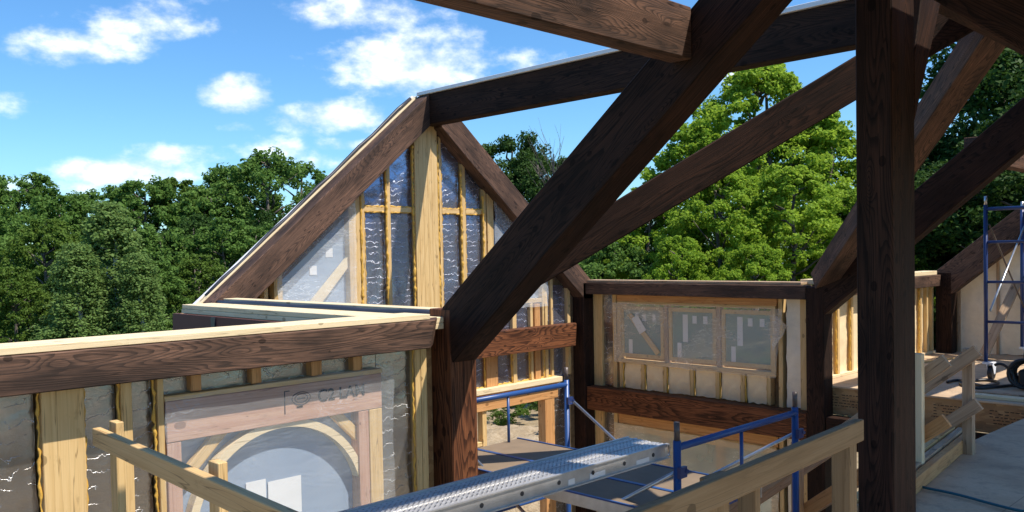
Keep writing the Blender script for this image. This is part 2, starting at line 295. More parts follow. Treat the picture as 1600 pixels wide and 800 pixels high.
# ------------------------------------------------------------------ building helpers
def O(name, me, m, parent=None, mw=None):
    o = bpy.data.objects.new(name, me); col.objects.link(o)
    if m is not None and not me.materials: me.materials.append(m)
    if mw is None: mw = Matrix.Identity(4)
    if parent is not None:
        o.parent = parent; o.matrix_basis = PW[parent.name].inverted() @ mw
    else: o.matrix_basis = mw
    PW[o.name] = mw.copy()
    return o
PW = {}
def thing(name, label, cat, loc, group=None, kind=None):
    o = bpy.data.objects.new(name, None); col.objects.link(o); mw = Matrix.Translation(Vector(loc)+Vector((0, 0, EZ))); o.matrix_basis = mw; PW[o.name] = mw
    o.empty_display_size = .2; tag(o, label, cat, group, kind); return o
def tag(o, label=None, cat=None, group=None, kind=None):
    if label: o['label'] = label
    if cat: o['category'] = cat
    if group: o['group'] = group
    if kind: o['kind'] = kind
    return o
def frame_of(c, along, up=Vector((0, 0, 1))):
    x = Vector(along).normalized(); u = Vector(up)
    if abs(x.dot(u)) > .95: u = Vector((0, 1, 0))
    y = u.cross(x).normalized(); z = x.cross(y)
    m = Matrix((x, y, z)).transposed().to_4x4(); m.translation = c; return m
def prism(name, poly, vec, m, parent=None, along=(1, 0, 0), bev=.004, wob=0):
    pts = [Vector(p)+Vector((0, 0, EZ)) for p in poly]; vec = Vector(vec)
    c = sum(pts, Vector())/len(pts)+vec/2
    mw = frame_of(c, along); inv = mw.inverted()
    bm = bmesh.new(); a = [bm.verts.new(inv @ p) for p in pts]; b = [bm.verts.new(inv @ (p+vec)) for p in pts]; k = len(pts)
    bm.faces.new(a); bm.faces.new(b[::-1])
    for i in range(k): bm.faces.new((a[(i+1) % k], a[i], b[i], b[(i+1) % k]))
    bmesh.ops.recalc_face_normals(bm, faces=bm.faces)
    if bev: bmesh.ops.bevel(bm, geom=list(bm.edges), offset=bev, segments=1, affect='EDGES', clamp_overlap=True)
    me = bpy.data.meshes.new(name); bm.to_mesh(me); bm.free()
    return O(name, me, m, parent, mw)
def box(name, x0, x1, y0, y1, z0, z1, m, parent=None, bev=.003, along=None):
    d = (x1-x0, y1-y0, z1-z0)
    if along is None: along = [(1, 0, 0), (0, 1, 0), (0, 0, 1)][d.index(max(d))]
    return prism(name, [(x0, y0, z0), (x1, y0, z0), (x1, y1, z0), (x0, y1, z0)], (0, 0, z1-z0), m, parent, along, bev)
class MB:
    """collects pieces for ONE mesh"""
    def __init__(s): s.bm = bmesh.new()
    def box(s, x0, x1, y0, y1, z0, z1):
        v = [s.bm.verts.new((x, y, z+EZ)) for z in (z0, z1) for x, y in ((x0, y0), (x1, y0), (x1, y1), (x0, y1))]
        for f in ((3, 2, 1, 0), (4, 5, 6, 7), (0, 1, 5, 4), (1, 2, 6, 5), (2, 3, 7, 6), (3, 0, 4, 7)): s.bm.faces.new([v[i] for i in f])
    def prism(s, poly, vec):
        vec = Vector(vec); a = [s.bm.verts.new(Vector(p)+Vector((0, 0, EZ))) for p in poly]; b = [s.bm.verts.new(q.co+vec) for q in a]; k = len(a)
        s.bm.faces.new(a); s.bm.faces.new(b[::-1])
        for i in range(k): s.bm.faces.new((a[(i+1) % k], a[i], b[i], b[(i+1) % k]))
    def tube(s, pts, r, seg=10, closed=False):
        pts = [Vector(p)+Vector((0, 0, EZ)) for p in pts]; rs = r if isinstance(r, (list, tuple)) else [r]*len(pts); prev = None; first = None
        k = len(pts)
        for i, p in enumerate(pts):
            t = (pts[(i+1) % k if closed else min(i+1, k-1)]-pts[(i-1) if (closed or i) else 0]).normalized()
            u = Vector((0, 0, 1)) if abs(t.z) < .9 else Vector((1, 0, 0)); a = t.cross(u).normalized(); b = t.cross(a)
            ring = [s.bm.verts.new(p+(a*cos(2*pi*j/seg)+b*sin(2*pi*j/seg))*rs[i]) for j in range(seg)]
            if prev:
                for j in range(seg): s.bm.faces.new((prev[j], prev[(j+1) % seg], ring[(j+1) % seg], ring[j]))
            else: first = ring
            prev = ring
        if closed:
            for j in range(seg): s.bm.faces.new((prev[j], prev[(j+1) % seg], first[(j+1) % seg], first[j]))
        else: s.bm.faces.new(first[::-1]); s.bm.faces.new(prev)
    def build(s, name, m, parent=None, smooth=False, origin=None):
        bmesh.ops.recalc_face_normals(s.bm, faces=s.bm.faces)
        c = sum((v.co for v in s.bm.verts), Vector())/max(1, len(s.bm.verts)) if origin is None else Vector(origin)+Vector((0, 0, EZ))
        for v in s.bm.verts: v.co -= c
        me = bpy.data.meshes.new(name); s.bm.to_mesh(me); s.bm.free()
        if smooth:
            me.shade_smooth()
        return O(name, me, m, parent, Matrix.Translation(c))
def tube(name, pts, r, m, parent=None, seg=12): 
    b = MB(); b.tube(pts, r, seg); return b.build(name, m, parent, smooth=len(pts) > 2 or True)
def bead(name, x, y, z0, z1, parent, axis='z', w=.016, seed=0):
    """a lumpy line of cured spray foam"""
    rn = random.Random(seed+int(x*1000)+int(z0*100)); b = MB(); L = z1-z0; k = max(4, int(L/.026)); pts = []; rs = []
    for i in range(k+1):
        t = z0+L*i/k; j = rn.uniform(-.006, .006)
        pts.append((x+j, y+rn.uniform(-.004, .004), t) if axis == 'z' else (t, y+j, x+j) if axis == 'x' else (y, t, x+j)); rs.append(.8*w*rn.choice((.45, .6, .9, 1.0, 1.35)))
    b.tube(pts, rs, 7); return b.build(name, FOAM, parent, smooth=True)
def sheet(name, P00, P10, P11, P01, m, parent, amp=.015, n=26, seed=0, normal=(0, -1, 0), f=2.0, curl=0, thick=0):
    """a loose sheet between four corners"""
    P00, P10, P11, P01 = [Vector(p)+Vector((0, 0, EZ)) for p in (P00, P10, P11, P01)]; c = (P00+P10+P11+P01)/4; nn = Vector(normal); bm = bmesh.new(); g = []
    for i in range(n+1):
        row = []
        for j in range(n+1):
            u, v = i/n, j/n; p = (P00*(1-u)+P10*u)*(1-v)+(P01*(1-u)+P11*u)*v
            q = p*f+Vector((seed*3.1, 0, 0)); h = (mnoise.noise(q)+.4*mnoise.noise(q*2.7))*amp
            e = min(u, 1-u, v, 1-v)
            if e < .001: p = p+(P10-P00).normalized()*mnoise.noise(q*3)*.018+(P01-P00).normalized()*mnoise.noise(q*3.3+Vector((5, 5, 5)))*.018
            row.append(bm.verts.new(p+nn*(h+abs(amp))-c))
        g.append(row)
    for i in range(n):
        for j in range(n): bm.faces.new((g[i][j], g[i+1][j], g[i+1][j+1], g[i][j+1]))
    me = bpy.data.meshes.new(name); bm.to_mesh(me); bm.free(); me.shade_smooth()
    return O(name, me, m, parent, Matrix.Translation(c))
def text(name, s, loc, size, rot, m, parent, ext=.0008):
    cu = bpy.data.curves.new('t', 'FONT'); cu.body = s; cu.size = size; cu.extrude = ext; cu.offset = size*.016; t = bpy.data.objects.new('t', cu); col.objects.link(t)
    bpy.context.view_layer.update(); me = bpy.data.meshes.new_from_object(t.evaluated_get(bpy.context.evaluated_depsgraph_get())); bpy.data.objects.remove(t); me.materials.clear()
    return O(name, me, m, parent, Matrix.Translation(Vector(loc)+Vector((0, 0, EZ))) @ rot)

# ------------------------------------------------------------------ setting: ground, slab, floors
b = MB(); n_ = 60
gx = [-260+520*i/n_ for i in range(n_+1)]
vs = [[b.bm.verts.new((x, y, 0)) for y in gx] for x in gx]
for i in range(n_):
    for j in range(n_): b.bm.faces.new((vs[i][j], vs[i+1][j], vs[i+1][j+1], vs[i][j+1]))
tag(b.build('ground', GROUND, origin=(0, 0, -EZ)), kind='structure')
ZF = -1.75
SLAB = simple('concrete_slab', (.58, .48, .35), .85, var=.2, scale=3)
tag(box('slab', -4, 15.6, -1, 9.0, -4.75, -4.66, SLAB, bev=0), kind='structure')
# upper floor: near part on which the camera stands, with a curved edge to the stair opening
fl = MB()
edge = [(1.45, 4.85), (1.45, 1.78), (4.9, 1.78), (5.3, 2.1)]+[(5.3+i*.55, 2.62-.10*((i-5)/5.)**2+.0) for i in range(0, 10)]+[(10.66, 2.6), (10.66, -1.0), (-3.5, -1.0), (-3.5, 4.85)]
fl.prism([(x, y, ZF-.02) for x, y in edge], (0, 0, .02)); tag(fl.build('near_floor', DECK), kind='structure')
fl = MB(); fl.prism([(x-.02 if 1 else x, y-.02, ZF-.36) for x, y in edge], (0, 0, .335)); tag(fl.build('near_floor_joists', OSB), kind='structure')
tag(box('far_floor', 10.62, 15.4, -1.0, 5.3, ZF-.02, ZF, DECK, bev=0), kind='structure')
rim = box('far_floor_rim', 10.64, 15.35, 2.62, 5.25, ZF-.36, ZF-.024, OSB, bev=0, along=(1, 0, 0)); tag(rim, kind='structure')
fm = MB()                                     # printed stamps on the rim board: rows of short ink dashes
rn = random.Random(3)
for (ya, yb) in ((5.0, 4.55), (4.35, 4.05), (3.75, 3.35), (3.15, 2.7)):
    for k in range(5):
        y = ya; z = ZF-.10-k*.035
        while y > yb:
            L_ = rn.uniform(.015, .05)
            if rn.random() < .8: fm.box(10.6375, 10.6392, y-L_, y, z-.009, z)
            y -= L_+rn.uniform(.008, .02)
tag(fm.build('stamp_print', INK, rim), None)

# ------------------------------------------------------------------ timber frame
TF = thing('timber_frame', 'dark brown stained timber frame of posts, rafters and beams over the whole open building', 'timber frame', (7.4, 2, -4.75))
def T(name, x0, x1, y0, y1, z0, z1, m=TIMBER, along=None, bev=.008): return box(name, x0, x1, y0, y1, z0, z1, m, TF, bev, along)
G0 = -4.66
# posts
T('post', 4.27, 4.53, 4.97, 5.22, G0, -.41, TIMBER3)             # inner corner, left
T('post', 10.36, 10.60, 8.865, 9.10, G0, -.47)                   # gable right corner
T('post', 10.40, 10.64, 4.97, 5.21, G0, -.49)                    # inner corner, right of the windows
T('post', 15.00, 15.24, 5.0, 5.25, G0, -.43)                     # far corner
T('post', 4.80, 5.118, 1.90, 2.101, G0, 1.62)                    # big near post
T('post', 4.27, 4.53, -1.0, -.75, G0, -.41); T('post', 10.4, 10.64, -1.0, -.76, G0, -.49)
# beams of the walls (mitred towards the posts)
def beamX(name, xa, xb, y0, z0, z1, m=TIMBER, sl=.05, th=.2):    # runs along X, right end cut on the slant, mitred in plan
    xb2 = xb-sl
    o = MB(); zz = EZ
    v = [o.bm.verts.new(p) for p in ((xa, y0, z0+zz), (xb2, y0, z0+zz), (xb2+.19, y0+th, z0+zz), (xa, y0+th, z0+zz), (xa, y0, z1+zz), (xb, y0, z1+zz), (xb+.19, y0+th, z1+zz), (xa, y0+th, z1+zz))]
    for f in ((3, 2, 1, 0), (4, 5, 6, 7), (0, 1, 5, 4), (1, 2, 6, 5), (2, 3, 7, 6), (3, 0, 4, 7)): o.bm.faces.new([v[i] for i in f])
    bmesh.ops.bevel(o.bm, geom=list(o.bm.edges), offset=.006, segments=1, affect='EDGES')
    return o.build(name, m, TF)
beamX('wall_beam', -3.5, 4.055, 4.885, -.672, -.468, TIMBER2)
beamX('wall_beam', 4.62, 10.19, 8.865, -1.44, -1.094, TIMBER3, .03)
beamX('wall_beam', 10.66, 14.96, 5.149, -.649, -.468, TIMBER2, .03, .1)
T('wall_beam', 10.40, 10.595, 5.212, 8.862, -.649, -.468, TIMBER2)
T('floor_beam', 10.40, 10.60, 5.212, 8.862, -2.456, -2.096, TIMBER3)
T('floor_beam', 10.42, 10.63, -1, 4.965, -2.50, -2.115, TIMBER)
T('floor_beam', -3.5, 1.4, 1.55, 1.75, -2.5, -2.12); 
# ridge beams
T('ridge_beam', 7.342, 7.538, 2.2, 9.10, 1.719, 2.11, TIMBER, bev=.006)
T('ridge_beam', -3.5, 15.2, 1.95, 2.15, 1.56, 2.11, TIMBER, bev=.006)
# gable rafters with plumb cuts (polygon in the plane of the gable)
yg = 8.865
def zr(x): return 2.11-.8433*abs(x-7.44)+.084
def rafterG(sgn):
    xt = 7.34 if sgn < 0 else 7.54
    xf = 4.283 if sgn < 0 else 10.597
    dv = .418
    zt = 2.11; zf = -.468
    return prism('rafter', [(xt, yg, zt), (xf, yg, zf), (xf, yg, zf-.10 if sgn < 0 else zf-.26), (xf+(.37 if sgn < 0 else -.20), yg, zf-.10 if sgn < 0 else zf-.26), (xt, yg, zt-dv)], (0, .24, 0), TIMBER2, TF, (xt-xf, 0, zt-zf), .006)
ra = rafterG(-1); rb = rafterG(1)
# truss rafters, valley rafters
def plank3(name, P0, P1, dv, side, th, m=TIMBER, z_drop0=None, bev=.008):
    """inclined timber: face top edge P0->P1, vertical depth dv, thickness th towards side"""
    P0, P1 = Vector(P0), Vector(P1); s = Vector(side).normalized()*th; d = Vector((0, 0, dv))
    return prism(name, [P0, P1, P1-d, P0-d], s, m, TF, P1-P0, bev)
def cutfoot(name, top0, top1, bot0, bot1, side, th, m, bev=.008):
    return prism(name, [top0, top1, bot1, bot0], Vector(side).normalized()*th, m, TF, Vector(top1)-Vector(top0), bev)
cutfoot('rafter', (4.272, 5.07, -.397), (4.272, 2.152, 1.91), (4.272, 4.965, -.815), (4.272, 2.152, 1.50), (1, 0, 0), .245, TIMBER)
cutfoot('rafter', (4.272, -1.0, -.41), (4.272, 1.945, 1.91), (4.272, -.9, -.80), (4.272, 1.945, 1.50), (1, 0, 0), .245, TIMBER)
cutfoot('rafter', (10.403, 5.0, -.27), (10.403, 2.152, 2.04), (10.403, 4.968, -.835), (10.403, 2.152, 1.51), (1, 0, 0), .22, TIMBER)
cutfoot('rafter', (10.403, -1.0, -.41), (10.403, 1.945, 1.95), (10.403, -.9, -.80), (10.403, 1.945, 1.51), (1, 0, 0), .22, TIMBER)
cutfoot('rafter', (15.2, 5.26, -.42), (15.2, 2.152, 2.09), (15.2, 5.02, -.79), (15.2, 2.152, 1.56), (-1, 0, 0), .2, TIMBER2)
A = (4.36, 4.98); H = (7.42, 2.0)
t0, t1 = onV(985, 300, A, H), onV(1440, 25, A, H); b0, b1 = onV(915, 405, A, H), onV(1443, 95, A, H)
def ext(p, q, s): return p+(q-p)*s
def atxy(p, q, x): return p+(q-p)*((x-p.x)/(q.x-p.x))
cutfoot('valley_rafter', atxy(t0, t1, 4.54), atxy(t0, t1, 7.30), atxy(b0, b1, 4.54), atxy(b0, b1, 7.30), (.7, .7, 0), .2, TIMBER)
B = (10.44, 5.12); H2 = (7.40, 2.06)
t0, t1 = onV(1283, 400, B, H2), onV(1429, 170, B, H2); b0 = onV(1430, 218, B, H2); 
dz = atxy(t0, t1, 8.5).z-0; ddz = (atxy(t0, t1, b0.x).z-b0.z)
cutfoot('valley_rafter', atxy(t0, t1, 10.52), atxy(t0, t1, 7.56), atxy(t0, t1, 10.40)-Vector((0, 0, ddz)), atxy(t0, t1, 7.56)-Vector((0, 0, ddz)), (.7, -.7, 0), .24, TIMBER2)
for q in ((4.5, -.9), (10.4, -.9)):
    d = Vector((7.44-q[0], 2-q[1], 2.0+.42)); P0 = Vector((q[0], q[1], -.42)); plank3('valley_rafter', P0, P0+d*.97, .38, (d.y, -d.x, 0), .2)
# brace from the near post to the ridge
br0 = onY(1431, 178, 1.96); br1 = onY(1471, 0, 1.96)
prism('brace', [(br0.x-.02, 1.96, br0.z-.05), (ext(br0, br1, 1.15)), (ext(br0, br1, 1.15)+Vector((-.30, 0, .10))), (br0.x-.02, 1.96, br0.z+.33)], (0, .13, 0), TIMBER, TF, br1-br0, .006)
# purlins
p_y = 2.81
prism('purlin', [(-3.5, p_y, 1.09), (4.265, p_y, 1.09), (4.265, p_y, 1.385), (-3.5, p_y, 1.385)], (0, .14, 0), TIMBER2, TF, (1, 0, 0), .006)
prism('purlin', [(10.63, 3.25, .945), (15.0, 3.25, .945), (15.0, 3.25, 1.22), (10.63, 3.25, 1.22)], (0, .16, 0), TIMBER2, TF, (1, 0, 0), .006)
box('top_board', -3.5, 3.98, 2.86, 2.96, 1.388, 1.425, PALE, TF)
box('top_board', 7.31, 7.52, 2.3, 9.10, 2.113, 2.158, WHITET, TF)
# unseen roof slab, added and trimmed to shade the near floor and rails
rd = MB(); rd.prism([(1.2, .3, .696), (15.0, .3, .696), (15.0, 1.6, 1.84), (1.2, 1.6, 1.84)], (0, -.015, .02)); tag(rd.build('roof_shade_slab', OSB), kind='structure')

# ------------------------------------------------------------------ left stud wall
YS = 5.05                                  # face of the studs
kx = YS/4.70                               # features were measured on the plane 4.70
LW = thing('stud_wall', 'unfinished stud wall at lower left with silver foil insulation and a plastic covered round window', 'wall', (1, YS, -4.75))
box('sheathing', -3.5, 4.26, YS+.14, YS+.17, G0, -.5, OSB, LW, 0)
def panel(name, x0, x1, y, z0, z1, m, parent, amp=.008, seed=0, n=14): return sheet(name, (x0, y, z0), (x1, y, z0), (x1, y, z1), (x0, y, z1), m, parent, amp, n, seed, (0, -1, 0), 3.0)
for i, (xa, xb) in enumerate(((-3.4, .72), (.76, 1.345), (1.56, 1.735), (1.80, 1.925))): panel('foil_panel', xa*kx, xb*kx, YS+.07, G0, -.66, FOIL, LW, .01, i, 30)
panel('foil_panel', 3.43*kx, 3.71*kx, YS+.07, G0, -.66, FOIL, LW, .01, 9, 30)
panel('foil_panel', 1.95*kx, 3.43*kx, YS+.07, -.80, -.62, FOIL, LW, .006, 12)
def stud(x0, x1, z0, z1, m=PINE, dy=0, parent=None, d=.14, y=None, name='stud'):
    yy = (YS if y is None else y)+dy; return box(name, x0, x1, yy, yy+d-dy, z0, z1, m, parent or LW, .003, (0, 0, 1))
for xa, xb in ((.72, .76), (1.364, 1.565), (1.749, 1.805), (1.942, 1.975)): stud(xa*kx, xb*kx, G0, -.66)
for xa, xb in ((1.364, 1.41), (1.411, 1.45)): pass
for xa, xb in ((3.713, 3.76), (3.764, 3.815)): stud(xa*kx, xb*kx, G0, -.66, PINE)
for xa, xb in ((2.13, 2.19), (2.50, 2.56), (2.90, 2.975), (3.21, 3.28)): stud(xa*kx, xb*kx, -.79, -.66, FIR)
for x in (1.350, 1.740, 1.928, 3.705, .715): bead('spray_foam', x*kx, YS+.02, -2.6, -.67, LW, w=.0115)
bead('spray_foam', 1.571*kx, YS+.03, -2.6, -.67, LW, w=.009)
# the round window in its square opening
WN = box('window', 1.975*kx, 3.43*kx, YS-.012, YS+.12, -.828, -.797, PINE, LW, .003, (1, 0, 0))
def wb(name, *a, m=PINK, p=None): return box(name, *a, m, p or WN, .003)
x0, x1 = 1.985*kx, 3.425*kx
wb('header', x0, x1, YS-.004, YS+.12, -1.075, -.832)
wb('frame_post', x0, x0+.085, YS-.002, YS+.12, -2.85, -1.079); wb('frame_post', x1-.20, x1-.115, YS-.002, YS+.12, -2.85, -1.079, m=PINK); wb('frame_post', x1-.11, x1, YS-.004, YS+.12, -2.85, -1.079, m=PINE)
wb('sill', x0, x1, YS-.004, YS+.12, -2.90, -2.855, m=PINE)
cx, cz, Ro = 2.70*kx, -1.045-.66, .655
rg = MB(); k = 72
for (ra_, rb_, ya_, yb_) in ((Ro, Ro-.052, YS+.012, YS+.09),):
    for i in range(k):
        a0, a1 = 2*pi*i/k, 2*pi*(i+1)/k
        q = [(cx+r_*cos(a), cz+r_*sin(a)) for r_, a in ((ra_, a0), (ra_, a1), (rb_, a1), (rb_, a0))]
        rg.prism([(x, ya_, z) for x, z in q], (0, yb_-ya_, 0))
rg.build('round_frame', PALE, WN)
gp = box('pane', x0+.09, x1-.2, YS+.094, YS+.100, -2.84, -1.082, GLASS, WN, 0)
for sx in (-1, 1):                                           # wooden corner braces round the circle
    c = Vector((cx+sx*Ro*.80, YS+.03, cz+Ro*.80)); d = Vector((1, 0, -sx*1.0)).normalized()*.34 if sx > 0 else Vector((1, 0, 1)).normalized()*.34
    nrm = Vector((0, 1, 0)).cross(d).normalized()*.035
    prism('corner_brace', [c-d-nrm, c+d-nrm, c+d+nrm, c-d+nrm], (0, .045, 0), PINE, WN, d, .003)
    c2 = Vector((cx+sx*Ro*.80, YS+.03, cz-Ro*.80)); d2 = Vector((1, 0, sx)).normalized()*.34; n2 = Vector((0, 1, 0)).cross(d2).normalized()*.035
    prism('corner_brace', [c2-d2-n2, c2+d2-n2, c2+d2+n2, c2-d2+n2], (0, .045, 0), PINE, WN, d2, .003)
for (px0, px1, py0, py1) in ((386, 415, 748, 830), (420, 470, 742, 812)):
    a_, b_ = onY(px0, py1, YS+.088), onY(px1, py0, YS+.088); box('sticker', a_.x, b_.x, YS+.086, YS+.0885, a_.z, b_.z, WHITEP, WN, 0)
RX = Matrix.Rotation(pi/2, 4, 'X')
tp = onY(497, 628, YS-.01)
text('stamp_lettering', 'C2 LAM', (tp.x, YS-.0065, tp.z), .112, RX, INK, WN)
ov = MB()                                                     # round grade stamp beside the lettering
oc = onY(470, 622, YS)
for rr_ in (.055, .038):
    ov.tube([(oc.x+rr_*1.25*cos(2*pi*i/28), YS-.006, oc.z+rr_*.75*sin(2*pi*i/28)) for i in range(28)], .003, 6, True)
ov.box(oc.x-.03, oc.x+.03, YS-.0075, YS-.0045, oc.z-.006, oc.z+.004); ov.box(oc.x-.035, oc.x+.01, YS-.0075, YS-.0045, oc.z-.05-.01, oc.z-.05)
ov.box(oc.x-.125, oc.x-.119, YS-.0075, YS-.0045, oc.z-.09, oc.z+.06); ov.box(oc.x-.125, oc.x-.085, YS-.0075, YS-.0045, oc.z+.055, oc.z+.061)
ov.build('round_stamp', INK, WN)
pc = sheet('plastic_cover', (1.955*kx, YS-.02, -2.95), (3.47*kx, YS-.02, -2.95), (3.49*kx, YS-.02, -.775), (1.96*kx, YS-.02, -.80), FILM, WN, .022, 44, 3, (0, -1, 0), 1.6)
box('pale_plank', -3.5, 4.02, 4.90, 5.20, -.464, -.426, PALE, LW, .003)
box('pale_plank', -3.5, 4.0, 5.10, 5.30, -.5, -.466, PALE, LW, .003)

# ------------------------------------------------------------------ side wall of the gable wing, seen over the left wall
SW = thing('wing_side_wall', 'side wall of the gable wing with pale top plates, black membrane roll and red brown sheathing outside', 'wall', (4.3, 7, -4.75))
box('sheathing', 3.90, 3.96, 5.30, 9.0, G0, -.56, SHEATH, SW, 0)
box('gap_strip', 3.885, 3.898, 8.02, 8.10, -1.8, -.565, MEMB, SW, 0)
pb = onX(311, 514, 3.89); box('paper_label', 3.885, 3.897, pb.y-.75, pb.y, pb.z-.4, pb.z+.006, WHITEP, SW, 0)
box('stud_core', 3.965, 4.50, 5.30, 9.04, G0, -.565, PINE, SW, 0)
box('top_plate', 3.965, 4.31, 5.05, 8.93, -.558, -.515, PALE, SW, .004); box('top_plate', 3.97, 4.31, 5.05, 8.92, -.513, -.468, PALE, SW, .004)
box('top_plate', 4.40, 4.56, 5.10, 8.86, -.56, -.425, PALE, SW, .004)
tube('membrane_roll', [(4.345, 5.1+.35*i, -.468+.008*sin(i*1.7)) for i in range(12)], .034, MEMB, SW)

# ------------------------------------------------------------------ gable wall
YG = 9.06
GW = thing('gable_wall', 'tall pointed gable wall of yellow studs, spray foam and sky-tinted silver foil with a doorway below', 'wall', (7.4, YG, -4.75))
def roofz(x): return 2.02-.8433*abs(x-7.44)
def gpoly(x0, x1, z0, off=-.12):
    xs = [x0]+([7.44] if x0 < 7.44 < x1 else [])+[x1]
    return [(x0, z0), (x1, z0)]+[(x, max(z0+.01, roofz(x)+off)) for x in xs[::-1]]
def gfoil(x0, x1, z0, z1=None, seed=0, m=FOILB, amp=.01, y=YG+.06):
    if z1 is not None: return sheet('foil_panel', (x0, y, z0), (x1, y, z0), (x1, y, z1), (x0, y, z1), m, GW, amp, 24, seed, (0, -1, 0), 3)
    return sheet('foil_panel', (x0, y, z0), (x1, y, z0), (x1, y, roofz(x1)-.1), (x0, y, roofz(x0)-.1), m, GW, amp, 24, seed, (0, -1, 0), 3)
mb = MB(); mb.prism([(x, YG+.15, z) for x, z in [(4.4, -.6), (10.5, -.6), (7.44, 1.98)]], (0, .03, 0)); mb.box(4.4, 8.25, YG+.15, YG+.18, G0, -.6); mb.box(9.9, 10.5, YG+.15, YG+.18, G0, -.6); mb.box(8.25, 9.9, YG+.15, YG+.18, -2.2, -.6); mb.build('sheathing', OSB, GW)
def gstud(x0, x1, z0, m=PINE, z1=None, dy=0, d=.12, name='stud'):
    zt0 = z1 if z1 is not None else roofz(x0)-.06; zt1 = z1 if z1 is not None else roofz(x1)-.06
    if z1 is None and x0 < 7.44 < x1: pts = [(x0, z0), (x1, z0), (x1, zt1), (7.44, roofz(7.44)-.06), (x0, zt0)]
    else: pts = [(x0, z0), (x1, z0), (x1, zt1), (x0, zt0)]
    return prism(name, [(x, YG+dy, z) for x, z in pts], (0, d-dy, 0), m, GW, (0, 0, 1), .003)
RZ = .60
cols_ = [(6.41, 6.73), (6.83, 7.17), (7.69, 7.99), (8.12, 8.40)]
for i, (xa, xb) in enumerate(cols_):
    gfoil(xa-.02, xb+.02, RZ+.03, None, i); gfoil(xa-.02, xb+.02, -1.95, RZ-.03, i+5)
gstud(6.17, 6.335, -1.95); gstud(6.365, 6.41, -1.95, dy=.01); gstud(6.765, 6.82, -1.95, dy=.01); gstud(7.20, 7.585, -1.95, dy=-.03, name='king_stud')
gstud(7.645, 7.685, -1.95, dy=.01); gstud(8.055, 8.115, -1.95, dy=.01); gstud(8.455, 8.50, -.95, dy=.01); gstud(8.52, 8.64, -1.95)
for x in (7.262, 7.335, 7.41, 7.48): box('laminate_line', x, x+.004, YG-.0325, YG-.029, -1.9, 1.55, RAILW, GW, 0)
for x in (6.35, 6.745, 7.182, 7.61, 8.025, 8.435): bead('spray_foam', x, YG, -1.0, min(roofz(x)-.35, 1.5), GW, w=.022)
for x in (6.425, 7.70, 8.13): bead('spray_foam', x, YG+.03, -1.0, min(roofz(x)-.4, 1.5), GW, w=.010)
for (xa, xb) in ((6.41, 6.76), (6.82, 7.17), (7.69, 8.05), (8.12, 8.45)):
    box('rail', xa, xb, YG+.012, YG+.11, RZ-.03, RZ+.03, PINE, GW, .003)
    bead('spray_foam', RZ+.036, YG+.02, xa, xb, GW, axis='x', w=.014); bead('spray_foam', RZ-.036, YG+.02, xa, xb, GW, axis='x', w=.013)
# sloping side windows under film
for sgn in (-1, 1):
    def X_(x): return x if sgn < 0 else 14.88-x
    def poly(a, b_, zb, off): return [(X_(a), zb), (X_(b_), zb), (X_(b_), roofz(X_(b_))+off), (X_(a), roofz(X_(a))+off)]
    fr = prism('window', [(x, YG+.02, z) for x, z in ((X_(5.17), -.74), (X_(6.17), -.74), (X_(6.17), -.68), (X_(5.17), -.68))], (0, .1, 0), PINE, GW, (1, 0, 0), .003)
    prism('frame_head', [(x, YG+.02, z) for x, z in ((X_(5.17), roofz(X_(5.17))-.25), (X_(6.17), roofz(X_(6.17))-.25), (X_(6.17), roofz(X_(6.17))-.42), (X_(5.17), roofz(X_(5.17))-.42))], (0, .1, 0), TIMBER2, fr, (1, 0, 1), .003)
    box('frame_jamb', min(X_(5.13), X_(5.24)), max(X_(5.13), X_(5.24)), YG+.01, YG+.12, -1.95, roofz(X_(5.24))-.2, PINE, fr, .003)
    prism('pane', [(x, YG+.09, z) for x, z in poly(5.25, 6.16, -.68, -.43)], (0, .006, 0), GLASS, fr, (1, 0, 0), 0)
    prism('frame_brace', [(x, YG+.03, z) for x, z in ((X_(5.50), -.66), (X_(5.68), -.66), (X_(6.16), -.14), (X_(6.16), .0))], (0, .05, 0), PALE, fr, (1, 0, 1), .003)
    for (ax_, az_) in ((5.70, -.16), (5.93, .05)):
        x_ = X_(ax_); prism('sticker', [(x_-.05, YG+.084, az_-.05), (x_+.05, YG+.084, az_-.05), (x_+.05, YG+.084, az_+.06), (x_-.05, YG+.084, az_+.06)], (0, .002, 0), WHITEP, fr, (1, 0, 0), 0)
    P_ = poly(5.15, 6.25, -.80, -.24)
    sheet('plastic_cover', *[(x, YG-.012, z) for x, z in P_], FILM3, fr, .02, 30, 8+sgn, (0, -1, 0), 1.8)
    gfoil(min(X_(4.6), X_(5.12)), max(X_(4.6), X_(5.12)), -1.95, -.75 if False else -.50, 20+sgn)
    for xx in (5.00,): gstud(min(X_(xx), X_(xx+.05)), max(X_(xx), X_(xx+.05)), -1.95, dy=.01)
    gfoil(min(X_(5.2), X_(6.16)), max(X_(5.2), X_(6.16)), -1.95, -.72, 30+sgn)
    for xx in (5.45, 5.8): gstud(min(X_(xx), X_(xx+.045)), max(X_(xx), X_(xx+.045)), -1.95, z1=-.745, dy=.01)
for i, (xa, xb, m_) in enumerate(((8.44, 8.665, FIR), (8.98, 9.05, PINE), (9.355, 9.40, PINE), (9.45, 9.57, FIR), (9.68, 9.74, PINE), (10.19, 10.26, PINE))): gstud(xa+.001, xb, -1.90, m_, z1=-.76 if xb < 9.9 else -.45, dy=-.008)
for x in (8.42, 8.965, 9.34, 9.66): bead('spray_foam', x, YG+.01, -1.9, -1.45, GW, w=.013)
box('ledge', 4.6, 9.95, YG-.10, YG+.12, -1.975, -1.90, PALE, GW, .004)
b_ = bead('spray_foam', -1.895, YG+.03, 8.25, 9.9, GW, axis='x', w=.02)
box('header', 4.6, 9.93, YG-.02, YG+.12, -2.225, -1.98, FIR, GW, .003)
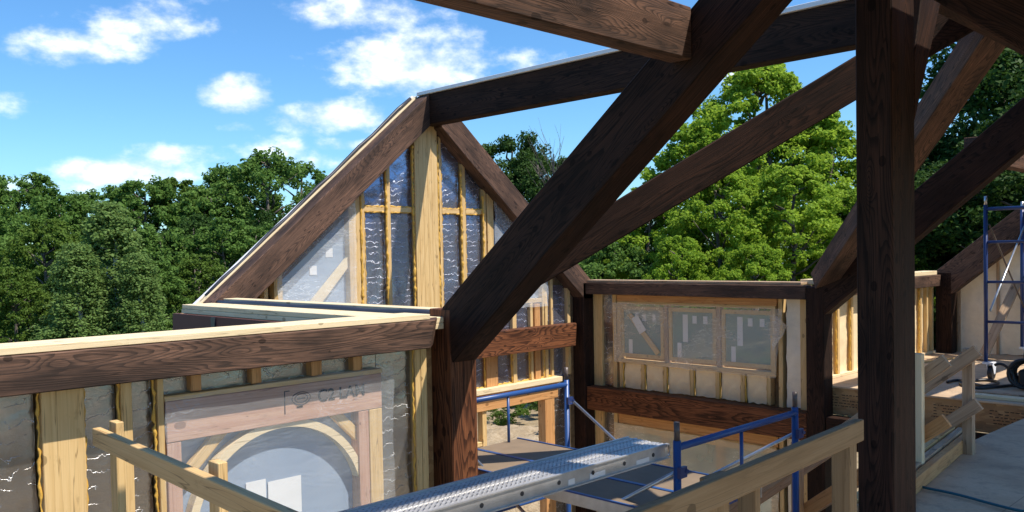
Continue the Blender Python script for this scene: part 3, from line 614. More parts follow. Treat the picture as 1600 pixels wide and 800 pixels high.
box('door_post', 9.64, 9.85, YG-.015, YG+.14, G0, -2.228, FIR, GW, .004)
gfoil(9.87, 10.30, G0, -1.99, 41, FOIL); gfoil(4.6, 8.20, G0, -2.23, 42, FOIL)
for xa, xb in ((8.36, 8.44), (7.9, 7.94), (7.5, 7.54), (10.2, 10.25), (7.1, 7.14), (6.7, 6.74)): gstud(xa, xb, G0, z1=-2.228, dy=.01)
gstud(8.20, 8.24, G0, z1=-2.228, dy=.01)
for z in (-2.7, -3.3, -3.9): box('blocking', 7.2, 8.36, YG+.02, YG+.11, z-.03, z+.03, PINE, GW, .003)
# edge trim, membrane and cord on the outer edge of the left rafter
et = prism('edge_board', [(7.33, 9.11, 2.118), (4.10, 9.11, -.606), (4.12, 9.11, -.635), (7.33, 9.11, 2.09)], (0, .12, 0), PALE, GW, (1, 0, .84), .003)
prism('edge_trim', [(7.32, 9.19, 2.130), (4.12, 9.19, -.57), (4.12, 9.19, -.59), (7.32, 9.19, 2.11)], (0, .035, 0), WHITET, GW, (1, 0, .84), .003)
tube('membrane_edge', [(4.345+(7.25-4.345)*i/14, 9.155, -.40+(2.09+.40)*i/14+.012*sin(i*2.1)) for i in range(15)], .022, MEMB, GW)

# ------------------------------------------------------------------ window wall
XW = 10.605
WW = thing('window_wall', 'wall between two dark posts with a triple window under hazy plastic above the floor beam', 'wall', (XW, 7, -4.75))
box('sheathing', XW+.15, XW+.17, 5.22, 5.80, G0, -.5, OSB, WW, 0); box('sheathing', XW+.15, XW+.17, 8.35, 9.0, G0, -.5, OSB, WW, 0); box('sheathing', XW+.15, XW+.17, 5.8, 8.35, -2.75, -1.62, OSB, WW, 0)
def xbox(name, y0, y1, z0, z1, m, p=WW, dx=0, d=.12, al=None): return box(name, XW+dx, XW+d, min(y0, y1), max(y0, y1), z0, z1, m, p, .003, al)
def xfoil(y0, y1, z0, z1, seed, m=FOILT, p=WW, amp=.012): return sheet('foil_panel', (XW+.05, max(y0, y1), z0), (XW+.05, min(y0, y1), z0), (XW+.05, min(y0, y1), z1), (XW+.05, max(y0, y1), z1), m, p, amp, 20, seed, (-1, 0, 0), 4)
xbox('stud', 8.87, 8.70, G0, -.65, PINE); xfoil(8.70, 8.50, -2.09, -.65, 1, FOIL); xfoil(8.70, 8.5, G0, -2.46, 2, FOIL); xbox('stud', 8.49, 8.42, G0, -.65, PINE, dx=.001)
xbox('header', 8.40, 5.72, -.755, -.652, FIR, al=(0, 1, 0)); xbox('stud', 5.70, 5.64, G0, -.652, PINE, dx=.002)
xfoil(5.60, 5.395, -2.09, -.65, 4, FOILW); xfoil(5.60, 5.395, G0, -2.46, 5, FOILW); xbox('stud', 5.39, 5.30, G0, -.65, PINE); xbox('stud', 5.29, 5.225, G0, -.65, FIR, dx=.006)
WI = xbox('window', 8.40, 5.74, -1.70, -1.645, PINE, al=(0, 1, 0), dx=-.004)
xbox('frame', 8.40, 5.74, -.80, -.757, PINE, WI, al=(0, 1, 0)); xbox('frame', 8.40, 8.33, -1.643, -.802, PINE, WI); xbox('frame', 5.81, 5.74, -1.643, -.802, PINE, WI)
for (ya, yb) in ((7.54, 7.48), (6.65, 6.59)): xbox('mullion', ya, yb, -1.643, -.802, OLDW, WI, dx=.02)
sashes = ((8.355, 7.555), (7.465, 6.665), (6.575, 5.775))
for i, (ya, yb) in enumerate(sashes):
    s_ = MB(); t_ = .055; z0_, z1_ = -1.61, -.83
    x0_, x1_ = XW+.03, XW+.08
    s_.box(x0_, x1_, yb, ya, z1_-t_, z1_); s_.box(x0_, x1_, yb, ya, z0_, z0_+t_); s_.box(x0_, x1_, yb, yb+t_, z0_+t_, z1_-t_); s_.box(x0_, x1_, ya-t_, ya, z0_+t_, z1_-t_)
    sa = s_.build('sash', PINE, WI)
    box('pane', XW+.052, XW+.058, yb+t_, ya-t_, z0_+t_, z1_-t_, GLASST, sa, 0)
    for (fy, fz, wy, hz) in ((.26, .94, .085, .40) if i else (.30, .95, .07, .12), (.50, .92, .07, .11), (.76, .92, .07, .11), (.12, .32, .07, .24)):
        y_ = ya-t_-(ya-yb-2*t_)*fy; z_ = z0_+t_+(z1_-z0_-2*t_)*fz
        box('sticker', XW+.049, XW+.0515, y_-wy, y_, z_-hz, z_, WHITEP, sa, 0)
prism('wood_strip', [(XW+.02, 8.22, -.97), (XW+.02, 8.15, -.93), (XW+.02, 7.62, -1.50), (XW+.02, 7.69, -1.55)], (.02, 0, 0), PINE, WI, (0, -1, -1), .002)
prism('paper_tag', [(XW+.012, 8.13, -1.02), (XW+.012, 8.02, -.96), (XW+.012, 7.86, -1.18), (XW+.012, 7.98, -1.25)], (.004, 0, 0), WHITEP, WI, (0, -1, -1), 0)
sheet('plastic_cover', (XW-.01, 8.44, -1.70), (XW-.01, 5.72, -1.72), (XW-.01, 5.62, -.79), (XW-.01, 8.46, -.78), FILM2, WI, .02, 40, 5, (-1, 0, 0), 1.7)
sheet('loose_corner', (XW-.02, 5.75, -1.35), (XW-.05, 5.52, -1.02), (XW-.10, 5.48, -1.0), (XW-.02, 5.75, -.85), FILM2, WI, .03, 12, 6, (-1, 0, 0), 3)
ys_ = [8.34, 7.93, 7.53, 7.06, 6.64, 6.24, 5.85]
for i, y_ in enumerate(ys_): xbox('cripple_stud', y_+.03, y_-.03, -2.09, -1.703, PINE if i % 2 else PINE, dx=.004)
for i, (ya, yb) in enumerate(zip(ys_, ys_[1:])):
    xfoil(ya-.05, yb+.05, -2.09, -1.70, 10+i)
    bead('spray_foam', ya-.035, XW+.02, 0, 0, WW) if False else None
for y_ in ys_[:-1]:
    rn = random.Random(int(y_*100)); fb = MB(); pts = [(XW+.02, y_-.04+rn.uniform(-.006, .006), -2.09+.38*i/10) for i in range(11)]; fb.tube(pts, [.012*rn.uniform(.6, 1.3) for _ in pts], 6); fb.build('spray_foam', FOAM, WW, True)
# lower window
xbox('lower_header', 8.40, 5.72, -2.64, -2.459, FIR, al=(0, 1, 0))
WI2 = xbox('lower_window', 8.40, 5.74, -4.25, -4.20, PINE, al=(0, 1, 0)); xbox('frame', 8.40, 8.30, -4.19, -2.643, PINE, WI2); xbox('frame', 5.82, 5.74, -4.19, -2.643, PINE, WI2); xbox('frame', 8.295, 5.825, -2.75, -2.643, PINE, WI2, al=(0, 1, 0))
for y_ in (7.56, 6.62): xbox('mullion', y_+.06, y_-.06, -4.19, -2.752, OLDW, WI2, dx=.02)
for ya, yb in ((8.29, 7.63), (7.49, 6.69), (6.55, 5.83)):
    box('pane', XW+.07, XW+.076, yb, ya, -4.18, -2.76, GLASST, WI2, 0)
sheet('plastic_cover', (XW-.01, 8.44, -4.3), (XW-.01, 5.70, -4.3), (XW-.01, 5.70, -2.66), (XW-.01, 8.46, -2.64), FILM4, WI2, .02, 40, 15, (-1, 0, 0), 1.7)
xfoil(8.35, 5.8, G0, -4.26, 33)
box('pale_plank', 10.46, 10.70, 5.30, 8.90, -.464, -.43, OLDW, WW, .003)

# ------------------------------------------------------------------ right wing walls
YE = 5.25
EW = thing('right_wing_wall', 'sunlit stud wall beside the far floor right of the corner post with foil bays', 'wall', (12.8, YE, -1.75))
box('sheathing', 10.66, 15.0, YE+.15, YE+.17, ZF, -.5, OSB, EW, 0)
sheet('foil_panel', (10.66, YE+.07, ZF), (15.0, YE+.07, ZF), (15.0, YE+.07, -.6), (10.66, YE+.07, -.6), FOILT, EW, .012, 40, 3, (0, -1, 0), 3)
for x in (10.70, 11.03, 11.40, 11.83, 12.3, 12.9, 13.5, 14.05, 14.35, 14.62, 14.85): stud(x, x+.06, ZF, -.62, PINE, 0, EW, y=YE)
for x in (11.02, 11.39, 11.82, 12.29, 14.34): bead('spray_foam', x, YE+.02, ZF+.02, -.66, EW)
box('bottom_plate', 10.66, 14.98, YE-.01, YE+.14, ZF+.002, ZF+.04, PALE, EW, .003)
box('pale_plank', 10.64, 14.90, 5.19, 5.40, -.464, -.40, PALE, EW, .003)
XE = 15.27
NW_ = thing('end_wall', 'far end gable wall with pale foil and thin dark studs behind the rolling scaffold', 'wall', (XE, 3.5, -1.75))
sheet('foil_panel', (XE+.05, 5.0, ZF), (XE+.05, 2.15, ZF), (XE+.05, 2.15, 1.70), (XE+.05, 5.0, -.6), FOILW, NW_, .012, 40, 6, (-1, 0, 0), 3)
box('foil_panel', XE+.05, XE+.06, -.9, 2.148, ZF, -.55, FOILW, NW_, 0)
for y_ in (5.0, 4.42, 3.92, 3.46, 2.98, 2.4): box('stud', XE, XE+.12, y_-.04, y_, ZF, -.60+.83*(5.05-y_), OLDW, NW_, .003)
b = MB(); b.prism([(XE+.13, 5.1, ZF), (XE+.13, -1, ZF), (XE+.13, -1, -.5), (XE+.13, 2.1, 1.9), (XE+.13, 5.1, -.5)], (.02, 0, 0)); b.build('sheathing', OSB, NW_)

# ------------------------------------------------------------------ blue scaffold tower
k5 = 1.05
SCF = thing('scaffold_tower', 'blue tube scaffold tower standing in the void with crossed galvanised braces and planked deck', 'scaffold', (5.4, 4.4, -4.66))
XA, XB, YA, YB = 4.45*k5+.01, 5.97*k5, 3.08*k5, 5.33*k5
ZT = -1.21*k5
for fy in (YA, YB):
    fr = tube('end_frame', [(XA, fy, ZT), (XB, fy, ZT)], .024, BLUE, SCF)
    for fx in (XA, XB):
        tube('upright', [(fx, fy, G0), (fx, fy, ZT+.045)], .0255, BLUE, fr)
        tube('coupling_pin', [(fx, fy, ZT+.046), (fx, fy, ZT+.165)], .0195, RUST, fr)
        b = MB(); b.box(fx-.035, fx+.04, fy-.05, fy-.024, ZT-.19, ZT-.12); b.tube([(fx+.03, fy-.06, ZT-.15), (fx+.05, fy-.02, ZT-.15)], .013, 8); b.build('brace_clip', DKBLUE, fr)
    tube('inner_upright', [((XA+XB)/2, fy, ZT-.02), ((XA+XB)/2, fy, -1.76)], .013, BLUE, fr)
    for z in (-1.76, -2.3, -2.85, -3.5): tube('rung', [(XA, fy, z), ((XA+XB)/2+.03 if z > -2 else XB, fy, z)], .015, BLUE, fr)
for fx in (XA-.0, XB+.03):
    for (ya, yb) in ((YA, YB), (YB, YA)): tube('cross_brace', [(fx+.03, ya, ZT-.15), (fx+.03+(.014 if ya < yb else 0), yb, -2.72*k5)], .0135, GALV, SCF)
WPLY = simple('weathered_plywood', (.20, .145, .095), .8, var=.3, scale=5)
for i, (xa, xb) in enumerate(((4.66, 5.08), (5.10, 5.56), (5.58, 6.02))) if False else enumerate(((4.62, 5.07),)):
    pl_ = box('deck_plank', xa, xb, YA-.04, YB+.05, -1.725, -1.70, WPLY, SCF, .002)
    for x_ in (xa-.012, xb): box('plank_rail', x_, x_+.012, YA-.06, YB+.06, -1.79, -1.705, GALV, pl_, .002); box('rail_cap', x_-.003, x_+.016, YA-.06, YB+.06, -1.7048, -1.694, BLUE, pl_, 0)
pl_ = box('deck_plank', 5.10, 5.64, YA-.04, YB+.05, -1.727, -1.702, WPLY, SCF, .002)
for x_ in (5.088, 5.64): box('plank_rail', x_, x_+.012, YA-.06, YB+.06, -1.79, -1.705, GALV, pl_, .002); box('rail_cap', x_-.003, x_+.016, YA-.06, YB+.06, -1.7048, -1.694, BLUE, pl_, 0)

# aluminium plank across the void
PLK = thing('aluminium_plank', 'long perforated aluminium walk plank reaching from bottom edge to the blue scaffold', 'plank', (3, 3.45, -1.34))
zt = -1.26; ya, yb = 3.325, 3.63; xa, xb = 1.2, 4.70
top = MB()
NX = 150; NY = 16
hx = (xb-xa)/NX; 
# perforated, ribbed tread: embossed dimples in rows
me_v = []; 
g = []
for i in range(NX*2+1):
    row = []
    for j in range(NY*2+1):
        x = xa+(xb-xa)*i/(NX*2); y = ya+(yb-ya)*j/(NY*2); v_ = j/(NY*2)
        h = 0
        if .08 < v_ < .92:
            rib = (v_*5.0) % 1.0
            if rib < .09: h = -.010
            else:
                c = ((x*28) % 1-.5, ((v_*20) % 1)-.5) ; st = int(v_*20) % 2
                c = (((x*28+.5*st) % 1)-.5, c[1]); h = .0045*max(0, 1-(c[0]**2+c[1]**2)*9)
        row.append(top.bm.verts.new((x, y, zt+h-.004+EZ)))
    g.append(row)
for i in range(NX*2):
    for j in range(NY*2): top.bm.faces.new((g[i][j], g[i+1][j], g[i+1][j+1], g[i][j+1]))
HOLE = simple('plank_hole', (.03, .03, .035), .5)
tread = top.build('tread', ALU, PLK, origin=(xa, ya, zt))
hl = MB()
rn = random.Random(2)
i = 0
x = xa+.05
while x < xb-.03:
    for j in range(2, 18):
        if j % 4 == 0: continue
        xx = x+.018*(j % 2); yy = ya+(yb-ya)*(j+.5)/20
        hl.bm.faces.new([hl.bm.verts.new((xx+.0065*cos(a), yy+.0032*sin(a), zt+EZ+.0008)) for a in (0, pi/3, 2*pi/3, pi, 4*pi/3, 5*pi/3)])
    x += .036
hl.build('tread_perforation', HOLE, tread)
side = MB()
for (y0_, y1_) in ((ya-.006, ya), (yb, yb+.006)):
    side.box(xa, xb, y0_, y1_, zt-.092, zt+.004)
    yy = y0_ if y0_ < 3.4 else y1_
    side.box(xa, xb, ya-.022 if y0_ < 3.4 else yb+.006, ya-.006 if y0_ < 3.4 else yb+.022, zt-.094, zt-.086); side.box(xa, xb, ya-.016 if y0_ < 3.4 else yb+.006, ya-.006 if y0_ < 3.4 else yb+.016, zt-.004, zt+.004)
side.build('side_rail', ALU, PLK)
for k in range(11):
    hx_ = xb-.16-k*.30; b = MB(); b.tube([(hx_, ya-.0085, zt-.046), (hx_, ya-.0062, zt-.046)], .0135, 14); b.build('side_hole', HOLE, PLK)
for (px0, px1, z0_, z1_) in ((886, 896, -.078, -.045), (920, 944, -.082, -.05), (993, 1013, -.078, -.05)):
    a_, c_ = onY(px0, 730, ya), onY(px1, 730, ya); box('label_sticker', a_.x, c_.x, ya-.0085, ya-.0064, zt+z0_, zt+z1_, WHITEP, PLK, 0)
bk = MB(); 
for y_ in (ya+.01,):
    bk.tube([(xb-.01, y_, zt-.01), (xb+.03, y_, zt-.012), (xb+.045, y_, zt-.04), (xb+.035, y_, zt-.08), (xb, y_, zt-.085)], .008, 8)
e1_ = bk.build('end_hook', GALV, PLK); e2_ = e1_.copy(); col.objects.link(e2_); e2_.location.y += .26

# ------------------------------------------------------------------ guard rails
LR = thing('guard_rail', 'lumber guard rail at lower left in front of the foil wall with sun patches', 'railing', (1.5, 3.4, -1.75))
r0 = onZ(144, 669, -.8); r1 = onZ(442, 800, -.8); dd = (r1-r0); r_end = r0+dd*1.9; pr = Vector((.042, .0, 0))
prism('top_rail', [r0, r_end, r_end-Vector((0, 0, .085)), r0-Vector((0, 0, .085))], (.040, 0, 0), RAILW, LR, dd, .003)
for i, (px, ex) in enumerate(((173, 1.01), (330, 1.0))):
    c = onZ(px, 664 if i == 0 else 728, -.8)
    box('rail_post', c.x-.005, c.x+.06, c.y-.045, c.y+.045, ZF, -.775, RAILW, LR, .003) if False else box('rail_post', c.x+.006, c.x+.046, c.y-.045, c.y+.04, ZF, -.785, PINE, LR, .003)
c = onZ(144, 669, -.8); 
box('mid_rail', 1.38, 1.42, 1.9, 4.4, -1.47, -1.385, RAILW, LR, .003)
RRL = thing('guard_rail', 'shaded lumber guard rail crossing the bottom centre in front of the scaffold', 'railing', (3, 1.7, -1.75))
q1 = onZ(1350, 655, -.8); q0 = onZ(1000, 800, -.8); dq = q1-q0; q0 = q0-dq*.6
for_y = Vector((0, .038, 0))
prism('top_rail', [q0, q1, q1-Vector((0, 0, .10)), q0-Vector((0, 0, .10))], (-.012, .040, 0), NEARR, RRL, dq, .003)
for (px, wpx) in ((1324, .075), (1170, .04)):
    c = ext(q0, q1, 1.0); d_ = onY(px, 760, q1.y+.06)
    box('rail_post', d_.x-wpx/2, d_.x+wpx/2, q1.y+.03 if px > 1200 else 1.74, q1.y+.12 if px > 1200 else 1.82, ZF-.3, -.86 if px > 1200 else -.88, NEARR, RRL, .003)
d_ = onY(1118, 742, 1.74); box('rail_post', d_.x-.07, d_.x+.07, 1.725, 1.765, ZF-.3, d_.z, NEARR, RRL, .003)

# ------------------------------------------------------------------ stair with its railings
ST = thing('stair_railing', 'sloping lumber stair rails right of the big near post at the near floor edge', 'stair railing', (7.3, 2.6, -1.75))
def srail(x, z0, y0=2.35, L=2.6, h=.105, m=RAILW, th=.038, s=.80):
    P0 = Vector((x, y0, z0)); P1 = P0+Vector((0, L, -L*s)); nn = Vector((0, s, 1)).normalized()*h
    return prism('stair_rail', [P0, P1, P1-nn, P0-nn], (th, 0, 0), m, ST, P1-P0, .003)
pa = onZ(1440, 716, ZF); pbb = onZ(1514, 716, ZF)
PAX, PBX = 6.80, 7.75
for (px_, py_, x_, m_) in ((1530, 533, PBX, OLDW), (1532, 616, PBX, OLDW), (1482, 547, PAX+.04, OLDW), (1482, 641, PAX+.04, FIR)):
    p_ = onX(px_, py_+4, x_); srail(x_, p_.z-.02, p_.y+.05, m=m_, L=2.6)
f0, f1 = onZ(1524, 692, ZF), onZ(1425, 780, ZF); dd_ = (f0-f1).normalized(); nn_ = Vector((-dd_.y, dd_.x, 0))
for k_, m_ in enumerate((FIR, OLDW, RAILW)):
    a_ = f0+nn_*(.075*k_)-dd_*(.03*k_)+Vector((0, 0, .003)); c_ = f1-dd_*.8+nn_*(.075*k_)+Vector((0, 0, .003))
    tag(prism('board', [a_, c_, c_+Vector((0, 0, .115+.012*k_)), a_+Vector((0, 0, .115+.012*k_))], nn_*.06, m_, None, dd_, .003), ('reddish board on edge, nearest of the three at the stair opening', 'middle board of the three on edge at the stair opening', 'pale board on edge at the foot of the slim post, farthest of three')[k_], 'board', 'boards on edge at the stair opening')
pA = onX(1440, 552, PAX-.01); box('rail_post', PAX-.06, PAX-.002, 2.46, 2.54, -2.2, pA.z, PALE, ST, .003)
pB = onX(1516, 545, PBX); box('rail_post', PBX+.045, PBX+.12, 2.44, 2.52, -2.2, -.86, OLDW, ST, .003)
box('rail_post', PAX-.04, PAX+.035, 3.45, 3.53, -3.4, -1.62, OLDW, ST, .003)
for i in range(9): box('tread', 6.86, 7.70, 2.68+.27*i, 2.95+.27*i, ZF-.20-.216*i-.035, ZF-.20-.216*i, OLDW, ST, .003)
# ------------------------------------------------------------------ things on the far floor
RS = thing('rolling_scaffold', 'dark blue rolling scaffold on black casters at the right edge of the far floor', 'scaffold', (13.4, 3.2, -1.75))
x1_, y1_ = 12.42, 3.72
top_ = .47
for fi, fx in enumerate((12.42, 14.55)):
    y1_ = 3.72 if fi == 0 else 3.86
    fr = tube('end_frame', [(fx, y1_, top_), (fx, y1_-1.52, top_)], .024, DKBLUE, RS)
    for fy in (y1_, y1_-1.52):
        tube('upright', [(fx, fy, ZF+.22), (fx, fy, top_+.05)], .026, DKBLUE, fr); tube('coupling_pin', [(fx, fy, top_+.052), (fx, fy, top_+.17)], .019, GALV, fr)
        cs = MB(); cs.tube([(fx-.02, fy-.045, ZF+.09), (fx-.02, fy-.10, ZF+.09)], .088, 24); w_ = cs.build('caster_wheel', BLACK, RS)
        hb = MB(); hb.tube([(fx-.02, fy-.035, ZF+.09), (fx-.02, fy-.108, ZF+.09)], .028, 14); hb.build('hub', GALV, w_)
        fk = MB()
        for dy_ in (-.04, -.112): fk.prism([(fx-.045, fy+dy_, ZF+.08), (fx+.0, fy+dy_, ZF+.07), (fx+.05, fy+dy_, ZF+.20), (fx-.08, fy+dy_, ZF+.215), (fx-.10, fy+dy_, ZF+.19)], (0, .006, 0))
        fk.box(fx-.08, fx+.05, fy-.11, fy+.02, ZF+.20, ZF+.225); fk.build('caster_fork', WHITET, RS)
    for z in (.04, -.48, -1.0): tube('rung', [(fx, y1_, z), (fx, y1_-1.52, z)], .018, DKBLUE, fr)
tube('cross_brace', [(12.46, 3.69, .27), (14.55, 3.83, -.95)], .012, RUST, RS); tube('cross_brace', [(12.46, 3.68, -.86), (14.55, 3.82, .30)], .013, GALV, RS)
def hose(name, pts, r, m, label, cat, sub=6):
    P_ = [Vector(p) for p in pts]; out = []
    for i in range(len(P_)-1):
        p0 = P_[max(i-1, 0)]; p1 = P_[i]; p2 = P_[i+1]; p3 = P_[min(i+2, len(P_)-1)]
        for j in range(sub):
            t = j/sub; out.append(.5*((2*p1)+(-p0+p2)*t+(2*p0-5*p1+4*p2-p3)*t*t+(-p0+3*p1-3*p2+p3)*t**3))
    out.append(P_[-1]); b = MB(); b.tube(out, r, 8); o = b.build(name, m, None, True)
    tag(o, label, cat); return o
def fp(px, py, z=ZF+.02): p = onZ(px, py, z); return (p.x, p.y, z)
hose('teal_hose', [fp(1425, 757), fp(1450, 763), fp(1475, 768), fp(1505, 775), fp(1545, 786), fp(1580, 795), fp(1610, 801), fp(1680, 815)], .010, TEAL, 'thin teal hose lying across the near floor at lower right', 'hose')
hose('black_cable', [fp(1480, 597), fp(1497, 594), fp(1520, 600), fp(1545, 603), fp(1560, 598), fp(1545, 594), fp(1515, 595), fp(1500, 599), fp(1520, 606), fp(1550, 605), fp(1580, 602), fp(1610, 600)], .018, BLACK, 'tangle of black cable on the far floor left of the dark pump', 'cable', 8)
CO = thing('hose_reel', 'dark machine wrapped in thick black hose on the far floor under the rolling scaffold', 'hose reel', (11.7, 3.0, -1.75))
cc = onZ(1597, 610, ZF); b = MB()
for k in range(4):
    rr_ = .17-.012*k; b.tube([(cc.x+.05*k+rr_*.25*cos(a), cc.y-.03-rr_*cos(a), ZF+.20+rr_*sin(a)) for a in [2*pi*i/26 for i in range(26)]], .02, 8, True)
b.build('hose_coil', BLACK, CO, True)
box('reel_body', cc.x+.02, cc.x+.30, cc.y-.35, cc.y+.05, ZF+.01, ZF+.24, BLACK, CO, .02); 
tube('hose_loop', [(cc.x, cc.y+.08+.16*(1-cos(a)), ZF+.03+.27*abs(sin(a))) for a in [pi*i/14*.62 for i in range(15)]], .017, BLACK, CO)
for i, (pa_, pb_, m_, lb) in enumerate((((1528, 609), (1625, 622), OLDW, 'upper reddish board lying along the edge of the far floor'), ((1524, 620), (1640, 636), PALE, 'lower pale board lying along the edge of the far floor'))):
    a_, c_ = onZ(*pa_, ZF+.04), onZ(*pb_, ZF+.04); xx = 11.02 if i == 0 else 10.78
    tag(box('board', xx, xx+.14, 2.45, 3.50 if i == 0 else 3.40, ZF+.002, ZF+.038, m_, None, .003), lb, 'board', 'boards on the far floor')
lb0, lb1 = onX(1527, 592, 14.4), onX(1527, 457, 15.2)
pz = onX(1514, 560, 14.6)
tag(prism('leaning_board', [(14.35, 4.42, ZF), (15.24, 4.18, -.62), (15.24, 4.04, -.62), (14.35, 4.28, ZF)], (-.04, 0, .02), OLDW, None, (15.24-14.35, -.24, 1.1), .003), 'brown board leaning against the foil end wall left of the rolling scaffold', 'board')

for (a_, c_, lb_) in (((1437, 566), (1493, 559), 'thin pale offcut stick lying in the sun on the far floor'), ((1452, 577), (1500, 569), 'thin reddish offcut stick nearer the stair rails on the far floor')):
    p0, p1 = onZ(*a_, ZF+.02), onZ(*c_, ZF+.02); d_ = p1-p0; sd_ = Vector((-d_.y, d_.x, 0)).normalized()*.03
    tag(prism('offcut_stick', [p0-Vector((0, 0, .018)), p1-Vector((0, 0, .018)), p1-Vector((0, 0, .018))+sd_, p0-Vector((0, 0, .018))+sd_], (0, 0, .02), FIR if 'reddish' in lb_ else PINE, None, d_, .002), lb_, 'offcut')
# ------------------------------------------------------------------ dirt pile
b = MB(); k = 46; cx_, cy_ = 13.4, 13.9
grid = []
for i in range(k+1):
    row = []
    for j in range(k+1):
        x = -4.1+8.2*i/k; y = -4.1+8.2*j/k; r_ = sqrt(x*x+y*y)/3.9
        h = .80*max(0, 1-r_**2.2)*(1+.25*mnoise.noise(Vector((x*.5, y*.5, 1))))+(.16*mnoise.noise(Vector((x*1.7, y*1.7, 3)))+.08*mnoise.noise(Vector((x*5, y*5, 3))))*(1 if r_ < 1 else .2)
        row.append(b.bm.verts.new((cx_+x, cy_+y, h-.06)))
    grid.append(row)
for i in range(k):
    for j in range(k): b.bm.faces.new((grid[i][j], grid[i+1][j], grid[i+1][j+1], grid[i][j+1]))
tag(b.build('dirt_pile', DIRT, None, True), 'heap of dry tan dirt outside seen through the doorway of the gable wall', 'dirt pile')

# ------------------------------------------------------------------ trees
def leaf_mesh(name, centers, radii, nleaf, size, seed, flat=.7):
    rg_ = np.random.default_rng(seed); C = np.repeat(np.array(centers), nleaf, 0); Rr = np.repeat(np.array(radii), nleaf)[:, None]; n = len(C)
    d = rg_.normal(size=(n, 3)); d /= np.linalg.norm(d, axis=1)[:, None]; rad = rg_.random((n, 1))**.45
    P_ = C+d*rad*Rr*np.array([1, 1, flat])
    nrm = d*.55+rg_.normal(size=(n, 3))*.6+np.array([0, 0, .5]); nrm /= np.linalg.norm(nrm, axis=1)[:, None]
    t = np.cross(nrm, rg_.normal(size=(n, 3))); t /= np.linalg.norm(t, axis=1)[:, None]; q = np.cross(nrm, t)
    s = size*(.6+.8*rg_.random((n, 1)))
    V = np.stack([P_-t*s, P_-q*s*.62+nrm*s*.12, P_+t*s, P_+q*s*.62+nrm*s*.12], 1).reshape(-1, 3)
    me = bpy.data.meshes.new(name); me.vertices.add(4*n); me.vertices.foreach_set('co', V.ravel()); me.loops.add(4*n); me.loops.foreach_set('vertex_index', np.arange(4*n, dtype=np.int32))
    me.polygons.add(n); me.polygons.foreach_set('loop_start', np.arange(0, 4*n, 4, dtype=np.int32)); me.polygons.foreach_set('loop_total', np.full(n, 4, dtype=np.int32)); me.update(); return me
def limb(bm, p0, p1, r0, r1, seg=6, steps=4, wob=.1, rn=R):
    pts = []
    for i in range(steps+1):
        t = i/steps; p = Vector(p0).lerp(Vector(p1), t)
        if 0 < i < steps: p += Vector((rn.uniform(-wob, wob), rn.uniform(-wob, wob), rn.uniform(-wob, wob)*.5))
        pts.append(p-Vector((0, 0, EZ)))
    bm.tube(pts, [r0+(r1-r0)*i/steps for i in range(steps+1)], seg)
def tree_proto(kind, H, W, seed, nclump, nleaf, lsize, base=.12, crowd=1.0, prof='round', clr=(.5, .9)):
    rn = random.Random(seed); centers = []; radii = []; tb = MB(); limb(tb, (0, 0, -.2), (rn.uniform(-.3, .3), rn.uniform(-.3, .3), H*.93), H*.022, H*.004, 8, 8, H*.012, rn)
    lob = [(rn.uniform(0, 2*pi), rn.uniform(.2, .95), rn.uniform(.75, 1.25)) for _ in range(9)]
    nl = 0
    while len(centers) < nclump:
        z = base+(1-base)*rn.random()**.85; th = rn.uniform(0, 2*pi)
        if prof == 'round': pr_ = (sin(pi*min(1, (z-base)/(1-base)*.88+.10)))**.6
        elif prof == 'cone': pr_ = (1-(z-base)/(1-base))**.75*.95+.08
        else: pr_ = .45+.5*sin(pi*(z-base)/(1-base))
        m_ = 1+.28*mnoise.noise(Vector((cos(th)*1.6, sin(th)*1.6, z*5+seed)))*1.6
        r_ = W/2*pr_*m_*(rn.uniform(.25, 1)**.45)
        p = Vector((cos(th)*r_, sin(th)*r_, z*H))
        if mnoise.noise(p*.55+Vector((seed, 0, 0))) < -.22*crowd: continue
        centers.append(p); radii.append(rn.uniform(*clr)*(1.1-.35*z))
        if nl < 34 and rn.random() < .35: limb(tb, (0, 0, max(H*.08, z*H-r_*.7)), p, H*.006, H*.0012, 5, 4, .12, rn); nl += 1
    return tb, leaf_mesh(kind+'_crown', centers, radii, nleaf, lsize, seed)
protos = {}
def proto(key, kind, bark, **kw):
    tb, cm = tree_proto(kind, **kw); bmesh.ops.recalc_face_normals(tb.bm, faces=tb.bm.faces); tm = bpy.data.meshes.new(kind+'_trunk'); tb.bm.to_mesh(tm); tb.bm.free(); tm.shade_smooth()
    tm.materials.append(bark); cm.materials.append(LEAF[kind]); protos[key] = (tm, cm, kw['H'])
proto('oak0', 'oak', BARK, H=10, W=6.6, seed=11, nclump=430, nleaf=85, lsize=.085, base=.05, crowd=1.3, clr=(.22, .62))
proto('oak1', 'oak', BARK, H=10, W=5.6, seed=12, nclump=360, nleaf=85, lsize=.085, base=.05, prof='col', crowd=1.3, clr=(.22, .6))
proto('oak3', 'shrub', BARK, H=10, W=6, seed=14, nclump=430, nleaf=80, lsize=.08, base=.03, crowd=1.3, clr=(.22, .55))
proto('oak2', 'oak', BARK, H=10, W=5.0, seed=13, nclump=120, nleaf=80, lsize=.085, base=.25, crowd=.6, clr=(.3, .65))
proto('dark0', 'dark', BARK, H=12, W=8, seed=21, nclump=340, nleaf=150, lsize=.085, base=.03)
proto('maple0', 'maple', BARK, H=12, W=7.5, seed=31, nclump=640, nleaf=105, lsize=.08, base=.04, clr=(.2, .6))
proto('maple1', 'maple', BARK, H=12, W=6.4, seed=32, nclump=560, nleaf=105, lsize=.08, base=.04, clr=(.2, .55))
proto('birch0', 'birch', BARKW, H=9, W=3.6, seed=41, nclump=330, nleaf=90, lsize=.06, base=.04, prof='cone', clr=(.28, .6))
